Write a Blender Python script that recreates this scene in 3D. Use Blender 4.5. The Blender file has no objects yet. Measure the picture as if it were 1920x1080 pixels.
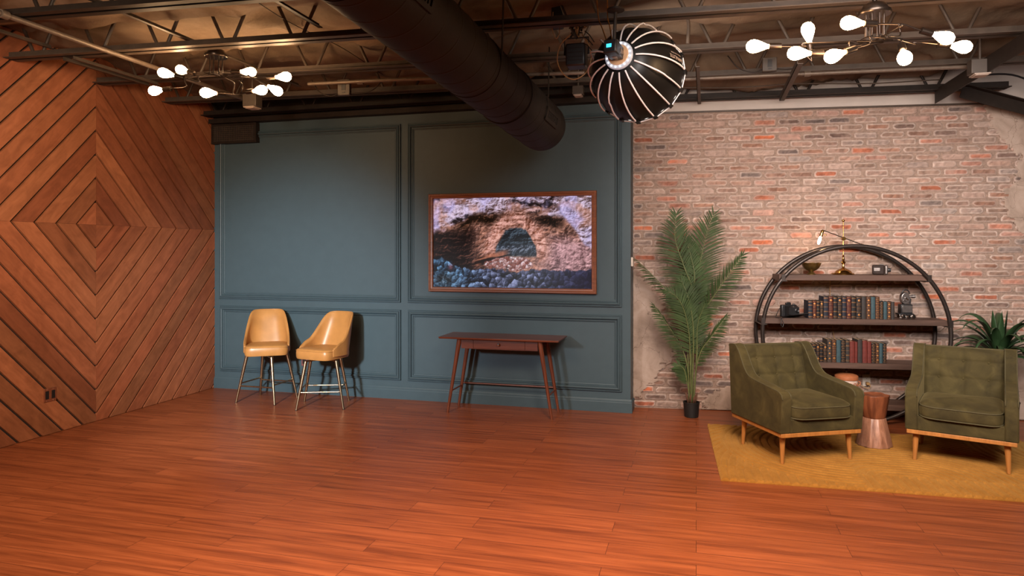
import bpy, math, random
import numpy as np
from mathutils import Vector, Matrix, noise as mnoise

R = math.radians
PI = math.pi
SC = bpy.context.scene
COL = SC.collection

# ------------------------------------------------------------------ tags
def tag(o, label=None, cat=None, group=None, kind=None):
    if label: o['label'] = label
    if cat: o['category'] = cat
    if group: o['group'] = group
    if kind: o['kind'] = kind
    return o

def thing(name, label, cat, loc=(0, 0, 0), rz=0.0, group=None):
    o = bpy.data.objects.new(name, None)
    o.empty_display_size = 0.1
    COL.objects.link(o)
    o.location = loc
    o.rotation_euler = (0, 0, rz)
    return tag(o, label, cat, group)

# ------------------------------------------------------------------ mesh builder
class MB:
    """Collects faces, then links them as ONE mesh object."""
    def __init__(s):
        s.v = []; s.f = []; s.mi = []; s.uv = {}; s.col = []; s.cur = 0; s.c = (1, 1, 1, 1)
        s.usecol = False
    def mat(s, i): s.cur = i; return s
    def color(s, c): s.c = (c[0], c[1], c[2], 1); s.usecol = True; return s
    def vert(s, p):
        s.v.append(tuple(p)); s.col.append(s.c); return len(s.v) - 1
    def face(s, ids, uvs=None):
        s.f.append(tuple(ids)); s.mi.append(s.cur)
        if uvs: s.uv[len(s.f) - 1] = uvs
    def box(s, x0, x1, y0, y1, z0, z1):
        b = [s.vert(p) for p in ((x0, y0, z0), (x1, y0, z0), (x1, y1, z0), (x0, y1, z0),
                                 (x0, y0, z1), (x1, y0, z1), (x1, y1, z1), (x0, y1, z1))]
        for q in ((3, 2, 1, 0), (4, 5, 6, 7), (0, 1, 5, 4), (1, 2, 6, 5), (2, 3, 7, 6), (3, 0, 4, 7)):
            s.face([b[i] for i in q])
        return s
    def hexa(s, bot, top):
        b = [s.vert(p) for p in bot] + [s.vert(p) for p in top]
        for q in ((3, 2, 1, 0), (4, 5, 6, 7), (0, 1, 5, 4), (1, 2, 6, 5), (2, 3, 7, 6), (3, 0, 4, 7)):
            s.face([b[i] for i in q])
        return s
    def bar(s, a, b, w, h, up=(0, 0, 1)):
        """rectangular bar from a to b, w across, h along 'up'."""
        a = Vector(a); b = Vector(b); d = (b - a).normalized(); u = Vector(up)
        sd = d.cross(u)
        if sd.length < 1e-4: sd = d.cross(Vector((1, 0, 0)))
        sd.normalize(); u = sd.cross(d).normalized()
        P = []
        for p in (a, b):
            P.append([p - sd * w / 2 - u * h / 2, p + sd * w / 2 - u * h / 2, p + sd * w / 2 + u * h / 2, p - sd * w / 2 + u * h / 2])
        return s.hexa(P[0], P[1])
    def tube(s, pts, r, n=10, cap=True, closed=False):
        """sweep a circle along a polyline; r is a number or a list."""
        pts = [Vector(p) for p in pts]
        k = len(pts)
        rs = r if isinstance(r, (list, tuple)) else [r] * k
        prev = None; rings = []
        for i, p in enumerate(pts):
            if closed: d = pts[(i + 1) % k] - pts[i - 1]
            else: d = pts[min(i + 1, k - 1)] - pts[max(i - 1, 0)]
            d.normalize()
            if prev is None:
                u = d.cross(Vector((0, 0, 1)))
                if u.length < 1e-3: u = d.cross(Vector((1, 0, 0)))
            else:
                u = prev - d * prev.dot(d)
                if u.length < 1e-6: u = d.cross(Vector((1, 0, 0)))
            u.normalize(); prev = u; w = d.cross(u)
            rings.append([s.vert(p + (u * math.cos(2 * PI * j / n) + w * math.sin(2 * PI * j / n)) * rs[i]) for j in range(n)])
        m = k if closed else k - 1
        for i in range(m):
            A = rings[i]; B = rings[(i + 1) % k]
            for j in range(n):
                s.face((A[j], A[(j + 1) % n], B[(j + 1) % n], B[j]))
        if cap and not closed:
            s.face(rings[0][::-1]); s.face(rings[-1])
        return s
    def lathe(s, prof, n=24, c=(0, 0, 0), axis=None, a0=0):
        """prof: list of (radius, height) along axis (default +z) from c."""
        c = Vector(c)
        if axis is None: ax = Vector((0, 0, 1)); u = Vector((1, 0, 0)); w = Vector((0, 1, 0))
        else:
            ax = Vector(axis).normalized()
            u = ax.cross(Vector((0, 0, 1)))
            if u.length < 1e-3: u = Vector((1, 0, 0))
            u.normalize(); w = ax.cross(u)
        rings = []
        for (r, h) in prof:
            if r < 1e-6: rings.append([s.vert(c + ax * h)])
            else: rings.append([s.vert(c + ax * h + (u * math.cos(a0 + 2 * PI * j / n) + w * math.sin(a0 + 2 * PI * j / n)) * r) for j in range(n)])
        for A, B in zip(rings, rings[1:]):
            if len(A) == 1 and len(B) == 1: continue
            for j in range(n):
                j2 = (j + 1) % n
                if len(A) == 1: s.face((A[0], B[j2], B[j]))
                elif len(B) == 1: s.face((A[j], A[j2], B[0]))
                else: s.face((A[j], A[j2], B[j2], B[j]))
        if len(rings[0]) > 1: s.face(rings[0][::-1])
        if len(rings[-1]) > 1: s.face(rings[-1])
        return s
    def sphere(s, c, r, n=16, m=10):
        sx = r if isinstance(r, (tuple, list)) else (r, r, r)
        pr = [(math.sin(PI * i / m), -math.cos(PI * i / m)) for i in range(m + 1)]
        st = len(s.v)
        s.lathe([(max(0, a), b) for a, b in pr], n)
        for i in range(st, len(s.v)):
            p = s.v[i]; s.v[i] = (c[0] + p[0] * sx[0], c[1] + p[1] * sx[1], c[2] + p[2] * sx[2])
        return s
    def prism(s, poly, fn0, fn1):
        """poly of 2D points mapped by fn0/fn1 to the two end faces."""
        a = [s.vert(fn0(*p)) for p in poly]; b = [s.vert(fn1(*p)) for p in poly]; n = len(poly)
        s.face(a[::-1]); s.face(b)
        for i in range(n): s.face((a[i], a[(i + 1) % n], b[(i + 1) % n], b[i]))
        return s
    def grid(s, fn, nu, nv, uv=False):
        ids = [[s.vert(fn(i / nu, j / nv)) for j in range(nv + 1)] for i in range(nu + 1)]
        for i in range(nu):
            for j in range(nv):
                s.face((ids[i][j], ids[i + 1][j], ids[i + 1][j + 1], ids[i][j + 1]),
                       [(i / nu, j / nv), ((i + 1) / nu, j / nv), ((i + 1) / nu, (j + 1) / nv), (i / nu, (j + 1) / nv)] if uv else None)
        return ids
    def build(s, name, mats, parent=None, smooth=None, bevel=0, seg=2, solid=0, sub=0, loc=None):
        me = bpy.data.meshes.new(name)
        me.from_pydata(s.v, [], s.f)
        if not isinstance(mats, (list, tuple)): mats = [mats]
        for m in mats: me.materials.append(m)
        me.polygons.foreach_set('material_index', s.mi)
        if s.uv:
            ul = me.uv_layers.new(name='UVMap')
            for fi, uvs in s.uv.items():
                st = me.polygons[fi].loop_start
                for k, q in enumerate(uvs): ul.data[st + k].uv = q
        if s.usecol:
            at = me.color_attributes.new('Col', 'FLOAT_COLOR', 'POINT')
            at.data.foreach_set('color', [x for c in s.col for x in c])
        me.validate(); me.update()
        if smooth is not None:
            me.shade_smooth()
            if smooth < 3: me.set_sharp_from_angle(angle=smooth)
        o = bpy.data.objects.new(name, me)
        COL.objects.link(o)
        if parent is not None: o.parent = parent
        if loc is not None: o.location = loc
        if solid:
            m = o.modifiers.new('Solidify', 'SOLIDIFY'); m.thickness = solid; m.offset = 0
        if bevel:
            m = o.modifiers.new('Bevel', 'BEVEL'); m.width = bevel; m.segments = seg; m.limit_method = 'ANGLE'; m.angle_limit = R(35)
            m.harden_normals = False
            if smooth is None: me.shade_smooth(); me.set_sharp_from_angle(angle=R(50))
        if sub:
            m = o.modifiers.new('Subsurf', 'SUBSURF'); m.levels = sub; m.render_levels = sub
        return o

def fix_normals(o):
    import bmesh
    bm = bmesh.new(); bm.from_mesh(o.data); bmesh.ops.recalc_face_normals(bm, faces=bm.faces); bm.to_mesh(o.data); bm.free()
    return o

def structure(o):
    o['kind'] = 'structure'; return o

def copy_tree(o, parent=None, label=None):
    c = o.copy(); COL.objects.link(c)
    if parent is not None: c.parent = parent
    if label: c['label'] = label
    for ch in list(o.children): copy_tree(ch, c)
    return c

def curve_pts(ctrl, n=12):
    """Catmull-Rom through control points."""
    P = [Vector(p) for p in ctrl]
    P = [P[0] * 2 - P[1]] + P + [P[-1] * 2 - P[-2]]
    out = []
    for i in range(1, len(P) - 2):
        for k in range(n):
            t = k / n
            a, b, c, d = P[i - 1], P[i], P[i + 1], P[i + 2]
            out.append(0.5 * ((2 * b) + (c - a) * t + (2 * a - 5 * b + 4 * c - d) * t * t + (3 * b - a - 3 * c + d) * t ** 3))
    out.append(P[-2])
    return out

# ------------------------------------------------------------------ materials
MATS = {}
def srgb(r, g, b):
    f = lambda c: (c / 255 / 12.92) if c / 255 <= 0.04045 else (((c / 255) + 0.055) / 1.055) ** 2.4
    return (f(r), f(g), f(b), 1)

class NT:
    def __init__(s, name):
        s.m = bpy.data.materials.new(name); s.m.use_nodes = True
        s.t = s.m.node_tree; s.n = s.t.nodes; s.l = s.t.links
        s.b = s.n['Principled BSDF']
        MATS[name] = s.m
    def add(s, typ, **kw):
        nd = s.n.new(typ)
        for k, v in kw.items():
            if k in nd.inputs.keys() if hasattr(nd.inputs, 'keys') else False: nd.inputs[k].default_value = v
            else: setattr(nd, k, v)
        return nd
    def link(s, a, b): s.l.new(a, b)
    def coords(s, kind='Object', scale=(1, 1, 1), rot=(0, 0, 0)):
        tc = s.n.new('ShaderNodeTexCoord'); mp = s.n.new('ShaderNodeMapping')
        mp.inputs['Scale'].default_value = scale; mp.inputs['Rotation'].default_value = rot
        s.link(tc.outputs[kind], mp.inputs['Vector']); return mp.outputs['Vector']
    def noise(s, vec, scale, detail=4, rough=0.55, dist=0):
        nd = s.n.new('ShaderNodeTexNoise'); nd.inputs['Scale'].default_value = scale
        nd.inputs['Detail'].default_value = detail; nd.inputs['Roughness'].default_value = rough; nd.inputs['Distortion'].default_value = dist
        if vec is not None: s.link(vec, nd.inputs['Vector'])
        return nd.outputs['Fac']
    def ramp(s, fac, stops):
        nd = s.n.new('ShaderNodeValToRGB'); e = nd.color_ramp.elements
        while len(e) < len(stops): e.new(0.5)
        for q, (p, c) in zip(e, stops): q.position = p; q.color = c
        s.link(fac, nd.inputs['Fac']); return nd.outputs['Color']
    def mix(s, a, b, fac=0.5, mode='MIX'):
        nd = s.n.new('ShaderNodeMix'); nd.data_type = 'RGBA'; nd.blend_type = mode
        for v, i in ((a, 6), (b, 7)):
            if isinstance(v, tuple): nd.inputs[i].default_value = v
            else: s.link(v, nd.inputs[i])
        if isinstance(fac, (int, float)): nd.inputs[0].default_value = fac
        else: s.link(fac, nd.inputs[0])
        return nd.outputs[2]
    def bump(s, h, strength=0.2, dist=0.01):
        nd = s.n.new('ShaderNodeBump'); nd.inputs['Strength'].default_value = strength; nd.inputs['Distance'].default_value = dist
        s.link(h, nd.inputs['Height']); s.link(nd.outputs['Normal'], s.b.inputs['Normal'])
    def base(s, v):
        if isinstance(v, tuple): s.b.inputs['Base Color'].default_value = v
        else: s.link(v, s.b.inputs['Base Color'])
    def set(s, **kw):
        for k, v in kw.items():
            k = k.replace('_', ' ')
            if hasattr(v, 'is_linked') or not isinstance(v, (int, float, tuple)): s.link(v, s.b.inputs[k])
            else: s.b.inputs[k].default_value = v
        return s

def simple(name, c, rough=0.5, metal=0.0, var=0.12, scale=30, spec=0.5, bump=0.0, coat=0.0):
    t = NT(name)
    v = t.coords('Object')
    n = t.noise(v, scale, 4)
    d = tuple(x * (1 - var) for x in c[:3]) + (1,); l = tuple(min(1, x * (1 + var)) for x in c[:3]) + (1,)
    t.base(t.ramp(n, [(0.3, d), (0.7, l)]))
    t.set(Roughness=rough, Metallic=metal, Specular_IOR_Level=spec)
    if coat: t.set(Coat_Weight=coat, Coat_Roughness=0.15)
    if bump: t.bump(n, bump, 0.004)
    return t.m

def wood(name, dark, light, axis=0, scale=6, stretch=14, rough=0.4, spec=0.5, kind='Object', coat=0.0, bump=0.05):
    t = NT(name)
    sc = [scale * stretch / 4] * 3; sc[axis] = scale / 4
    v = t.coords(kind, tuple(sc))
    n1 = t.noise(v, 1.0, 6, 0.6, 0.6)
    n2 = t.noise(v, 4.0, 3, 0.5)
    c1 = t.ramp(n1, [(0.3, dark), (0.7, light)])
    c2 = t.ramp(n2, [(0.35, (0.72, 0.72, 0.72, 1)), (0.65, (1, 1, 1, 1))])
    t.base(t.mix(c1, c2, 0.6, 'MULTIPLY'))
    t.set(Roughness=rough, Specular_IOR_Level=spec)
    if coat: t.set(Coat_Weight=coat, Coat_Roughness=0.2)
    if bump: t.bump(n2, bump, 0.002)
    return t.m

def emit(name, c, strength):
    t = NT(name); t.base((0, 0, 0, 1)); t.set(Emission_Color=c, Emission_Strength=strength, Roughness=0.4)
    return t.m
# ------------------------------------------------------------------ the materials of the place
def m_floor():
    t = NT('floor_laminate')
    g = t.n.new('ShaderNodeTexCoord').outputs['Object']
    br = t.n.new('ShaderNodeTexBrick')
    br.inputs['Scale'].default_value = 1.0; br.inputs['Brick Width'].default_value = 1.25; br.inputs['Row Height'].default_value = 0.15
    br.inputs['Mortar Size'].default_value = 0.0012; br.inputs['Mortar Smooth'].default_value = 0.1; br.inputs['Bias'].default_value = 0
    br.offset = 0.37; br.offset_frequency = 2
    br.inputs['Color1'].default_value = (0.25, 0.25, 0.25, 1); br.inputs['Color2'].default_value = (0.95, 0.95, 0.95, 1)
    br.inputs['Mortar'].default_value = (0, 0, 0, 1)
    t.link(g, br.inputs['Vector'])
    # shift the grain from plank to plank
    add = t.n.new('ShaderNodeVectorMath'); add.operation = 'ADD'
    sc = t.n.new('ShaderNodeVectorMath'); sc.operation = 'SCALE'; sc.inputs['Scale'].default_value = 7.0
    t.link(br.outputs['Color'], sc.inputs[0]); t.link(g, add.inputs[0]); t.link(sc.outputs[0], add.inputs[1])
    mp = t.n.new('ShaderNodeMapping'); mp.inputs['Scale'].default_value = (0.9, 16, 1)
    t.link(add.outputs[0], mp.inputs['Vector'])
    n1 = t.noise(mp.outputs['Vector'], 1.6, 5, 0.6, 0.5)
    mp2 = t.n.new('ShaderNodeMapping'); mp2.inputs['Scale'].default_value = (2.2, 70, 1)
    t.link(add.outputs[0], mp2.inputs['Vector'])
    n2 = t.noise(mp2.outputs['Vector'], 1.5, 4, 0.6)
    c = t.ramp(n1, [(0.25, (0.125, 0.030, 0.011, 1)), (0.48, (0.25, 0.069, 0.0245, 1)), (0.78, (0.39, 0.120, 0.045, 1))])
    c2 = t.ramp(n2, [(0.3, (0.74, 0.70, 0.66, 1)), (0.6, (1, 1, 1, 1))])
    c = t.mix(c, c2, 0.7, 'MULTIPLY')
    tone = t.ramp(br.outputs['Color'], [(0.0, (0.86, 0.84, 0.82, 1)), (1.0, (1.08, 1.06, 1.04, 1))])
    c = t.mix(c, tone, 1.0, 'MULTIPLY')
    c = t.mix(c, (0.03, 0.008, 0.004, 1), br.outputs['Fac'])
    t.base(c)
    t.set(Roughness=0.36, Specular_IOR_Level=0.45)
    t.bump(n2, 0.06, 0.002)
    return t.m

def m_boards():
    t = NT('stained_boards')
    uv = t.coords('UV', (1.6, 14, 1))
    at = t.n.new('ShaderNodeAttribute'); at.attribute_name = 'Col'
    n1 = t.noise(uv, 1.5, 6, 0.6, 0.9)
    uv2 = t.coords('UV', (4, 7, 1))
    n2 = t.noise(uv2, 1.3, 4, 0.6, 1.0)
    c1 = t.ramp(n1, [(0.25, (0.70, 0.66, 0.62, 1)), (0.7, (1.08, 1.08, 1.08, 1))])
    c2 = t.ramp(n2, [(0.3, (0.70, 0.66, 0.63, 1)), (0.62, (1.1, 1.1, 1.1, 1))])
    c = t.mix(at.outputs['Color'], c1, 0.8, 'MULTIPLY'); c = t.mix(c, c2, 0.7, 'MULTIPLY')
    t.base(c); t.set(Roughness=0.42, Specular_IOR_Level=0.4); t.bump(n1, 0.05, 0.002)
    return t.m

def m_brick():
    t = NT('reclaimed_brick')
    at = t.n.new('ShaderNodeAttribute'); at.attribute_name = 'Col'
    v = t.coords('Object')
    n = t.noise(v, 26, 6, 0.65); n2 = t.noise(v, 9, 4, 0.6); n3 = t.noise(v, 90, 3, 0.6)
    c = t.mix(at.outputs['Color'], t.ramp(n, [(0.3, (0.70, 0.69, 0.68, 1)), (0.68, (1.12, 1.12, 1.12, 1))]), 0.8, 'MULTIPLY')
    fac = t.ramp(n2, [(0.50, (0, 0, 0, 1)), (0.72, (0.55, 0.55, 0.55, 1))])
    c = t.mix(c, (0.36, 0.255, 0.205, 1), fac)
    t.base(c); t.set(Roughness=0.92, Specular_IOR_Level=0.15)
    t.bump(n3, 0.35, 0.004)
    return t.m

def m_plaster():
    t = NT('old_plaster')
    v = t.coords('Object')
    n = t.noise(v, 5, 7, 0.65, 0.6); n2 = t.noise(v, 60, 4, 0.6)
    c = t.ramp(n, [(0.3, (0.25, 0.19, 0.15, 1)), (0.5, (0.37, 0.285, 0.23, 1)), (0.7, (0.45, 0.36, 0.30, 1))])
    # hairline cracks
    vo = t.n.new('ShaderNodeTexVoronoi'); vo.feature = 'DISTANCE_TO_EDGE'; vo.inputs['Scale'].default_value = 2.6
    w = t.n.new('ShaderNodeTexNoise'); w.inputs['Scale'].default_value = 5; w.inputs['Detail'].default_value = 5
    mv = t.n.new('ShaderNodeVectorMath'); mv.operation = 'SCALE'; mv.inputs['Scale'].default_value = 0.35
    ad = t.n.new('ShaderNodeVectorMath'); ad.operation = 'ADD'
    t.link(v, w.inputs['Vector']); t.link(w.outputs['Color'], mv.inputs[0]); t.link(mv.outputs[0], ad.inputs[0]); t.link(v, ad.inputs[1])
    t.link(ad.outputs[0], vo.inputs['Vector'])
    cr = t.ramp(vo.outputs['Distance'], [(0.0, (0.45, 0.42, 0.40, 1)), (0.008, (1, 1, 1, 1))])
    c = t.mix(c, cr, 0.85, 'MULTIPLY')
    t.base(c); t.set(Roughness=0.9, Specular_IOR_Level=0.15); t.bump(n2, 0.25, 0.004)
    return t.m

def m_velvet():
    t = NT('olive_velvet')
    v = t.coords('Object')
    n = t.noise(v, 7, 5, 0.6, 0.8); n2 = t.noise(v, 160, 2, 0.5)
    c = t.ramp(n, [(0.3, (0.027, 0.0215, 0.008, 1)), (0.55, (0.050, 0.0395, 0.0135, 1)), (0.75, (0.076, 0.060, 0.021, 1))])
    t.base(c); t.set(Roughness=0.85, Specular_IOR_Level=0.2, Sheen_Weight=0.35, Sheen_Roughness=0.4, Sheen_Tint=(0.34, 0.27, 0.12, 1))
    t.bump(n2, 0.12, 0.002)
    return t.m

def m_rug():
    t = NT('mustard_rug_wool')
    v = t.coords('Object')
    n = t.noise(v, 6, 4, 0.6); n2 = t.noise(v, 220, 3, 0.6); n3 = t.noise(v, 30, 3, 0.7, 1.0)
    c = t.ramp(n, [(0.3, (0.27, 0.120, 0.022, 1)), (0.7, (0.37, 0.176, 0.036, 1))])
    c = t.mix(c, t.ramp(n3, [(0.35, (0.78, 0.76, 0.72, 1)), (0.65, (1.08, 1.08, 1.08, 1))]), 0.7, 'MULTIPLY')
    t.base(c); t.set(Roughness=0.95, Specular_IOR_Level=0.1, Sheen_Weight=0.3, Sheen_Roughness=0.5, Sheen_Tint=(0.8, 0.55, 0.2, 1))
    t.bump(n2, 0.5, 0.004)
    return t.m

def m_fabric_roof():
    t = NT('roof_insulation_fabric')
    v = t.coords('Object')
    n = t.noise(v, 2.2, 6, 0.6, 0.8); n2 = t.noise(v, 12, 4, 0.6)
    c = t.ramp(n, [(0.3, (0.10, 0.072, 0.049, 1)), (0.7, (0.205, 0.147, 0.10, 1))])
    t.base(c); t.set(Roughness=0.75, Specular_IOR_Level=0.25); t.bump(n2, 0.4, 0.02)
    return t.m

M = dict(
    floor=m_floor(), boards=m_boards(), brick=m_brick(), plaster=m_plaster(), velvet=m_velvet(), rug=m_rug(), roof=m_fabric_roof(),
    groove=simple('groove_black', (0.012, 0.010, 0.009, 1), 0.8),
    blue=simple('teal_wall_paint', (0.052, 0.085, 0.101, 1), 0.5, var=0.04, scale=12, spec=0.35),
    mortar=simple('mortar', (0.265, 0.190, 0.150, 1), 0.95, var=0.25, scale=40, spec=0.1, bump=0.4),
    white=simple('white_wall_paint', (0.46, 0.41, 0.37, 1), 0.8, var=0.05, scale=6, spec=0.2),
    darkpaint=simple('dark_ceiling_paint', (0.016, 0.014, 0.012, 1), 0.6),
    steel=simple('brown_painted_steel', (0.062, 0.045, 0.033, 1), 0.5, var=0.2, scale=14, spec=0.35),
    steeldark=simple('black_painted_steel', (0.019, 0.0135, 0.0105, 1), 0.55, var=0.2, scale=14, spec=0.22),
    conduit=simple('painted_conduit', (0.125, 0.095, 0.072, 1), 0.42, 0.2, var=0.15),
    duct=simple('black_painted_duct', (0.017, 0.0125, 0.009, 1), 0.6, 0.0, var=0.2, scale=5, spec=0.22),
    box=simple('painted_junction_box', (0.052, 0.040, 0.031, 1), 0.5, var=0.1),
    boxwhite=simple('white_box_plate', (0.36, 0.29, 0.24, 1), 0.5, var=0.05),
    bronze=simple('dark_bronze_metal', (0.045, 0.033, 0.026, 1), 0.28, 0.85, var=0.2),
    black=simple('black_plastic', (0.010, 0.010, 0.011, 1), 0.4, var=0.2),
    blackcloth=simple('black_softbox_nylon', (0.006, 0.0055, 0.005, 1), 0.42, var=0.2, scale=8, spec=0.3),
    rod=simple('aluminium_rod', (0.80, 0.76, 0.76, 1), 0.45, 0.1, var=0.05),
    silver=simple('silver_ring', (0.62, 0.64, 0.68, 1), 0.3, 0.4, var=0.05),
    tanplate=simple('tan_speed_ring_plate', (0.62, 0.38, 0.21, 1), 0.5, 0.0, var=0.1),
    logo=simple('pale_logo_print', (0.52, 0.40, 0.32, 1), 0.6, var=0.02),
    leather=simple('tan_leather', (0.46, 0.215, 0.062, 1), 0.36, var=0.10, scale=9, spec=0.5, bump=0.04),
    brassleg=simple('antique_bronze_leg', (0.40, 0.31, 0.20, 1), 0.28, 1.0, var=0.1),
    brass=simple('polished_brass', (0.50, 0.29, 0.09, 1), 0.18, 1.0, var=0.08),
    oldbrass=simple('aged_brass', (0.22, 0.145, 0.045, 1), 0.36, 0.9, var=0.3, scale=20),
    walnut=wood('walnut_table', (0.085, 0.020, 0.010, 1), (0.20, 0.055, 0.026, 1), 0, 7, 16, 0.33, 0.5, coat=0.15),
    walnutleg=wood('walnut_leg', (0.10, 0.024, 0.011, 1), (0.21, 0.060, 0.026, 1), 2, 7, 16, 0.35, 0.5, coat=0.1),
    frame=wood('picture_frame_wood', (0.15, 0.045, 0.018, 1), (0.29, 0.095, 0.036, 1), 0, 8, 14, 0.4),
    shelfwood=wood('dark_shelf_wood', (0.050, 0.028, 0.020, 1), (0.115, 0.066, 0.048, 1), 0, 5, 14, 0.55, 0.3),
    ring=simple('dark_shelf_metal', (0.040, 0.031, 0.027, 1), 0.38, 0.6, var=0.2),
    honey=wood('honey_oak', (0.33, 0.130, 0.030, 1), (0.46, 0.195, 0.050, 1), 2, 7, 14, 0.4),
    stump=wood('carved_stump', (0.085, 0.022, 0.009, 1), (0.27, 0.085, 0.034, 1), 2, 8, 10, 0.4, 0.5, coat=0.2),
    stumplow=wood('carved_stump_pale', (0.17, 0.065, 0.033, 1), (0.46, 0.23, 0.14, 1), 2, 8, 12, 0.42, 0.5, coat=0.1),
    piping=simple('olive_piping', (0.056, 0.047, 0.017, 1), 0.8, var=0.15),
    pot=simple('black_nursery_pot', (0.008, 0.008, 0.008, 1), 0.55),
    soil=simple('dark_soil', (0.02, 0.012, 0.008, 1), 0.95),
    husk=simple('brown_palm_husk', (0.10, 0.042, 0.022, 1), 0.8, var=0.3),
    palm=simple('palm_leaf_green', (0.032, 0.055, 0.017, 1), 0.6, var=0.4, scale=6, spec=0.2),
    palmstem=simple('palm_stem_green', (0.105, 0.125, 0.045, 1), 0.5, var=0.25),
    drac=simple('strap_leaf_green', (0.020, 0.046, 0.017, 1), 0.35, var=0.4, scale=5, spec=0.5),
    drac2=simple('strap_leaf_stem', (0.12, 0.15, 0.06, 1), 0.5),
    ceramic=simple('whitewashed_ceramic', (0.50, 0.38, 0.31, 1), 0.6, var=0.25, scale=18),
    terracotta=simple('terracotta_lid', (0.34, 0.115, 0.045, 1), 0.5, var=0.15),
    darkknob=simple('dark_wood_knob', (0.06, 0.022, 0.012, 1), 0.35),
    plate=simple('ivory_outlet_plate', (0.56, 0.50, 0.43, 1), 0.4, var=0.03),
    copperplate=simple('copper_outlet_plate', (0.30, 0.105, 0.052, 1), 0.32, 0.5, var=0.15),
    mauveplate=simple('mauve_outlet_plate', (0.26, 0.10, 0.10, 1), 0.35, 0.3, var=0.1),
    slot=simple('dark_slot', (0.008, 0.007, 0.007, 1), 0.5),
    cord=simple('tan_lamp_cord', (0.36, 0.20, 0.07, 1), 0.5),
    chrome=simple('chrome', (0.62, 0.58, 0.55, 1), 0.16, 1.0, var=0.05),
    greymetal=simple('grey_camera_metal', (0.20, 0.18, 0.17, 1), 0.3, 0.8, var=0.15),
    camerabrown=simple('brown_camera_leather', (0.024, 0.015, 0.012, 1), 0.65, var=0.25, scale=50, spec=0.2),
    gilt=simple('gilt_tooling', (0.42, 0.19, 0.055, 1), 0.35, 0.6, var=0.15),
    paper=simple('aged_page_edges', (0.34, 0.23, 0.13, 1), 0.9, var=0.2, scale=80),
    b_navy=simple('navy_book_leather', (0.012, 0.0145, 0.023, 1), 0.55, var=0.3, spec=0.25),
    b_black=simple('black_book_leather', (0.010, 0.009, 0.010, 1), 0.55, var=0.3, spec=0.25),
    b_brown=simple('brown_book_leather', (0.050, 0.022, 0.013, 1), 0.55, var=0.3, spec=0.25),
    b_grey=simple('charcoal_book_leather', (0.028, 0.024, 0.022, 1), 0.55, var=0.3, spec=0.25),
    b_maroon=simple('maroon_book_leather', (0.045, 0.011, 0.011, 1), 0.55, var=0.3, spec=0.25),
    b_teal=simple('teal_book_cloth', (0.030, 0.058, 0.068, 1), 0.55, var=0.25, spec=0.25),
    b_red=simple('red_book_leather', (0.105, 0.021, 0.016, 1), 0.55, var=0.3, spec=0.25),
    screenblue=emit('blue_display', (0.05, 0.65, 1.0, 1), 2.0),
    bulbglow=emit('bulb_glass_lit', (1.0, 0.60, 0.30, 1), 76.0),
    bulbdim=emit('small_bulb_lit', (1.0, 0.58, 0.28, 1), 85.0),
    ledring=emit('led_glow', (0.80, 0.88, 1.0, 1), 5.0),
)

_sr = NT('silver_ring_leak_glow'); _sr.base((0.62, 0.64, 0.68, 1)); _sr.set(Roughness=0.3, Metallic=0.3, Emission_Color=(0.72, 0.78, 0.92, 1), Emission_Strength=0.22); M['silver'] = _sr.m  # weak emission on the ring stands in for LED light leaking through
# ------------------------------------------------------------------ setting out (metres): x along the panelled wall, y into the room's depth
XL = -5.434          # boarded wall
YB = 6.79            # face of the panelled wall
XE = -0.62           # free end of the panelled wall
BP = Vector((-0.628, 7.053, 0)); BD = Vector((0.9935, 0.1137, 0)).normalized(); BN = Vector((BD.y, -BD.x, 0))
BROT = math.atan2(BD.y, BD.x)
def BW(s, off, z):
    """point near the brick wall: s along it, off in front of it."""
    p = BP + BD * s + BN * off
    return Vector((p.x, p.y, z))

rnd = random.Random(7)

# floor
b = MB(); b.grid(lambda u, v: (-6.2 + u * 12.0, -4.2 + v * 12.2, 0), 4, 4)
structure(b.build('floor', M['floor']))

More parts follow.
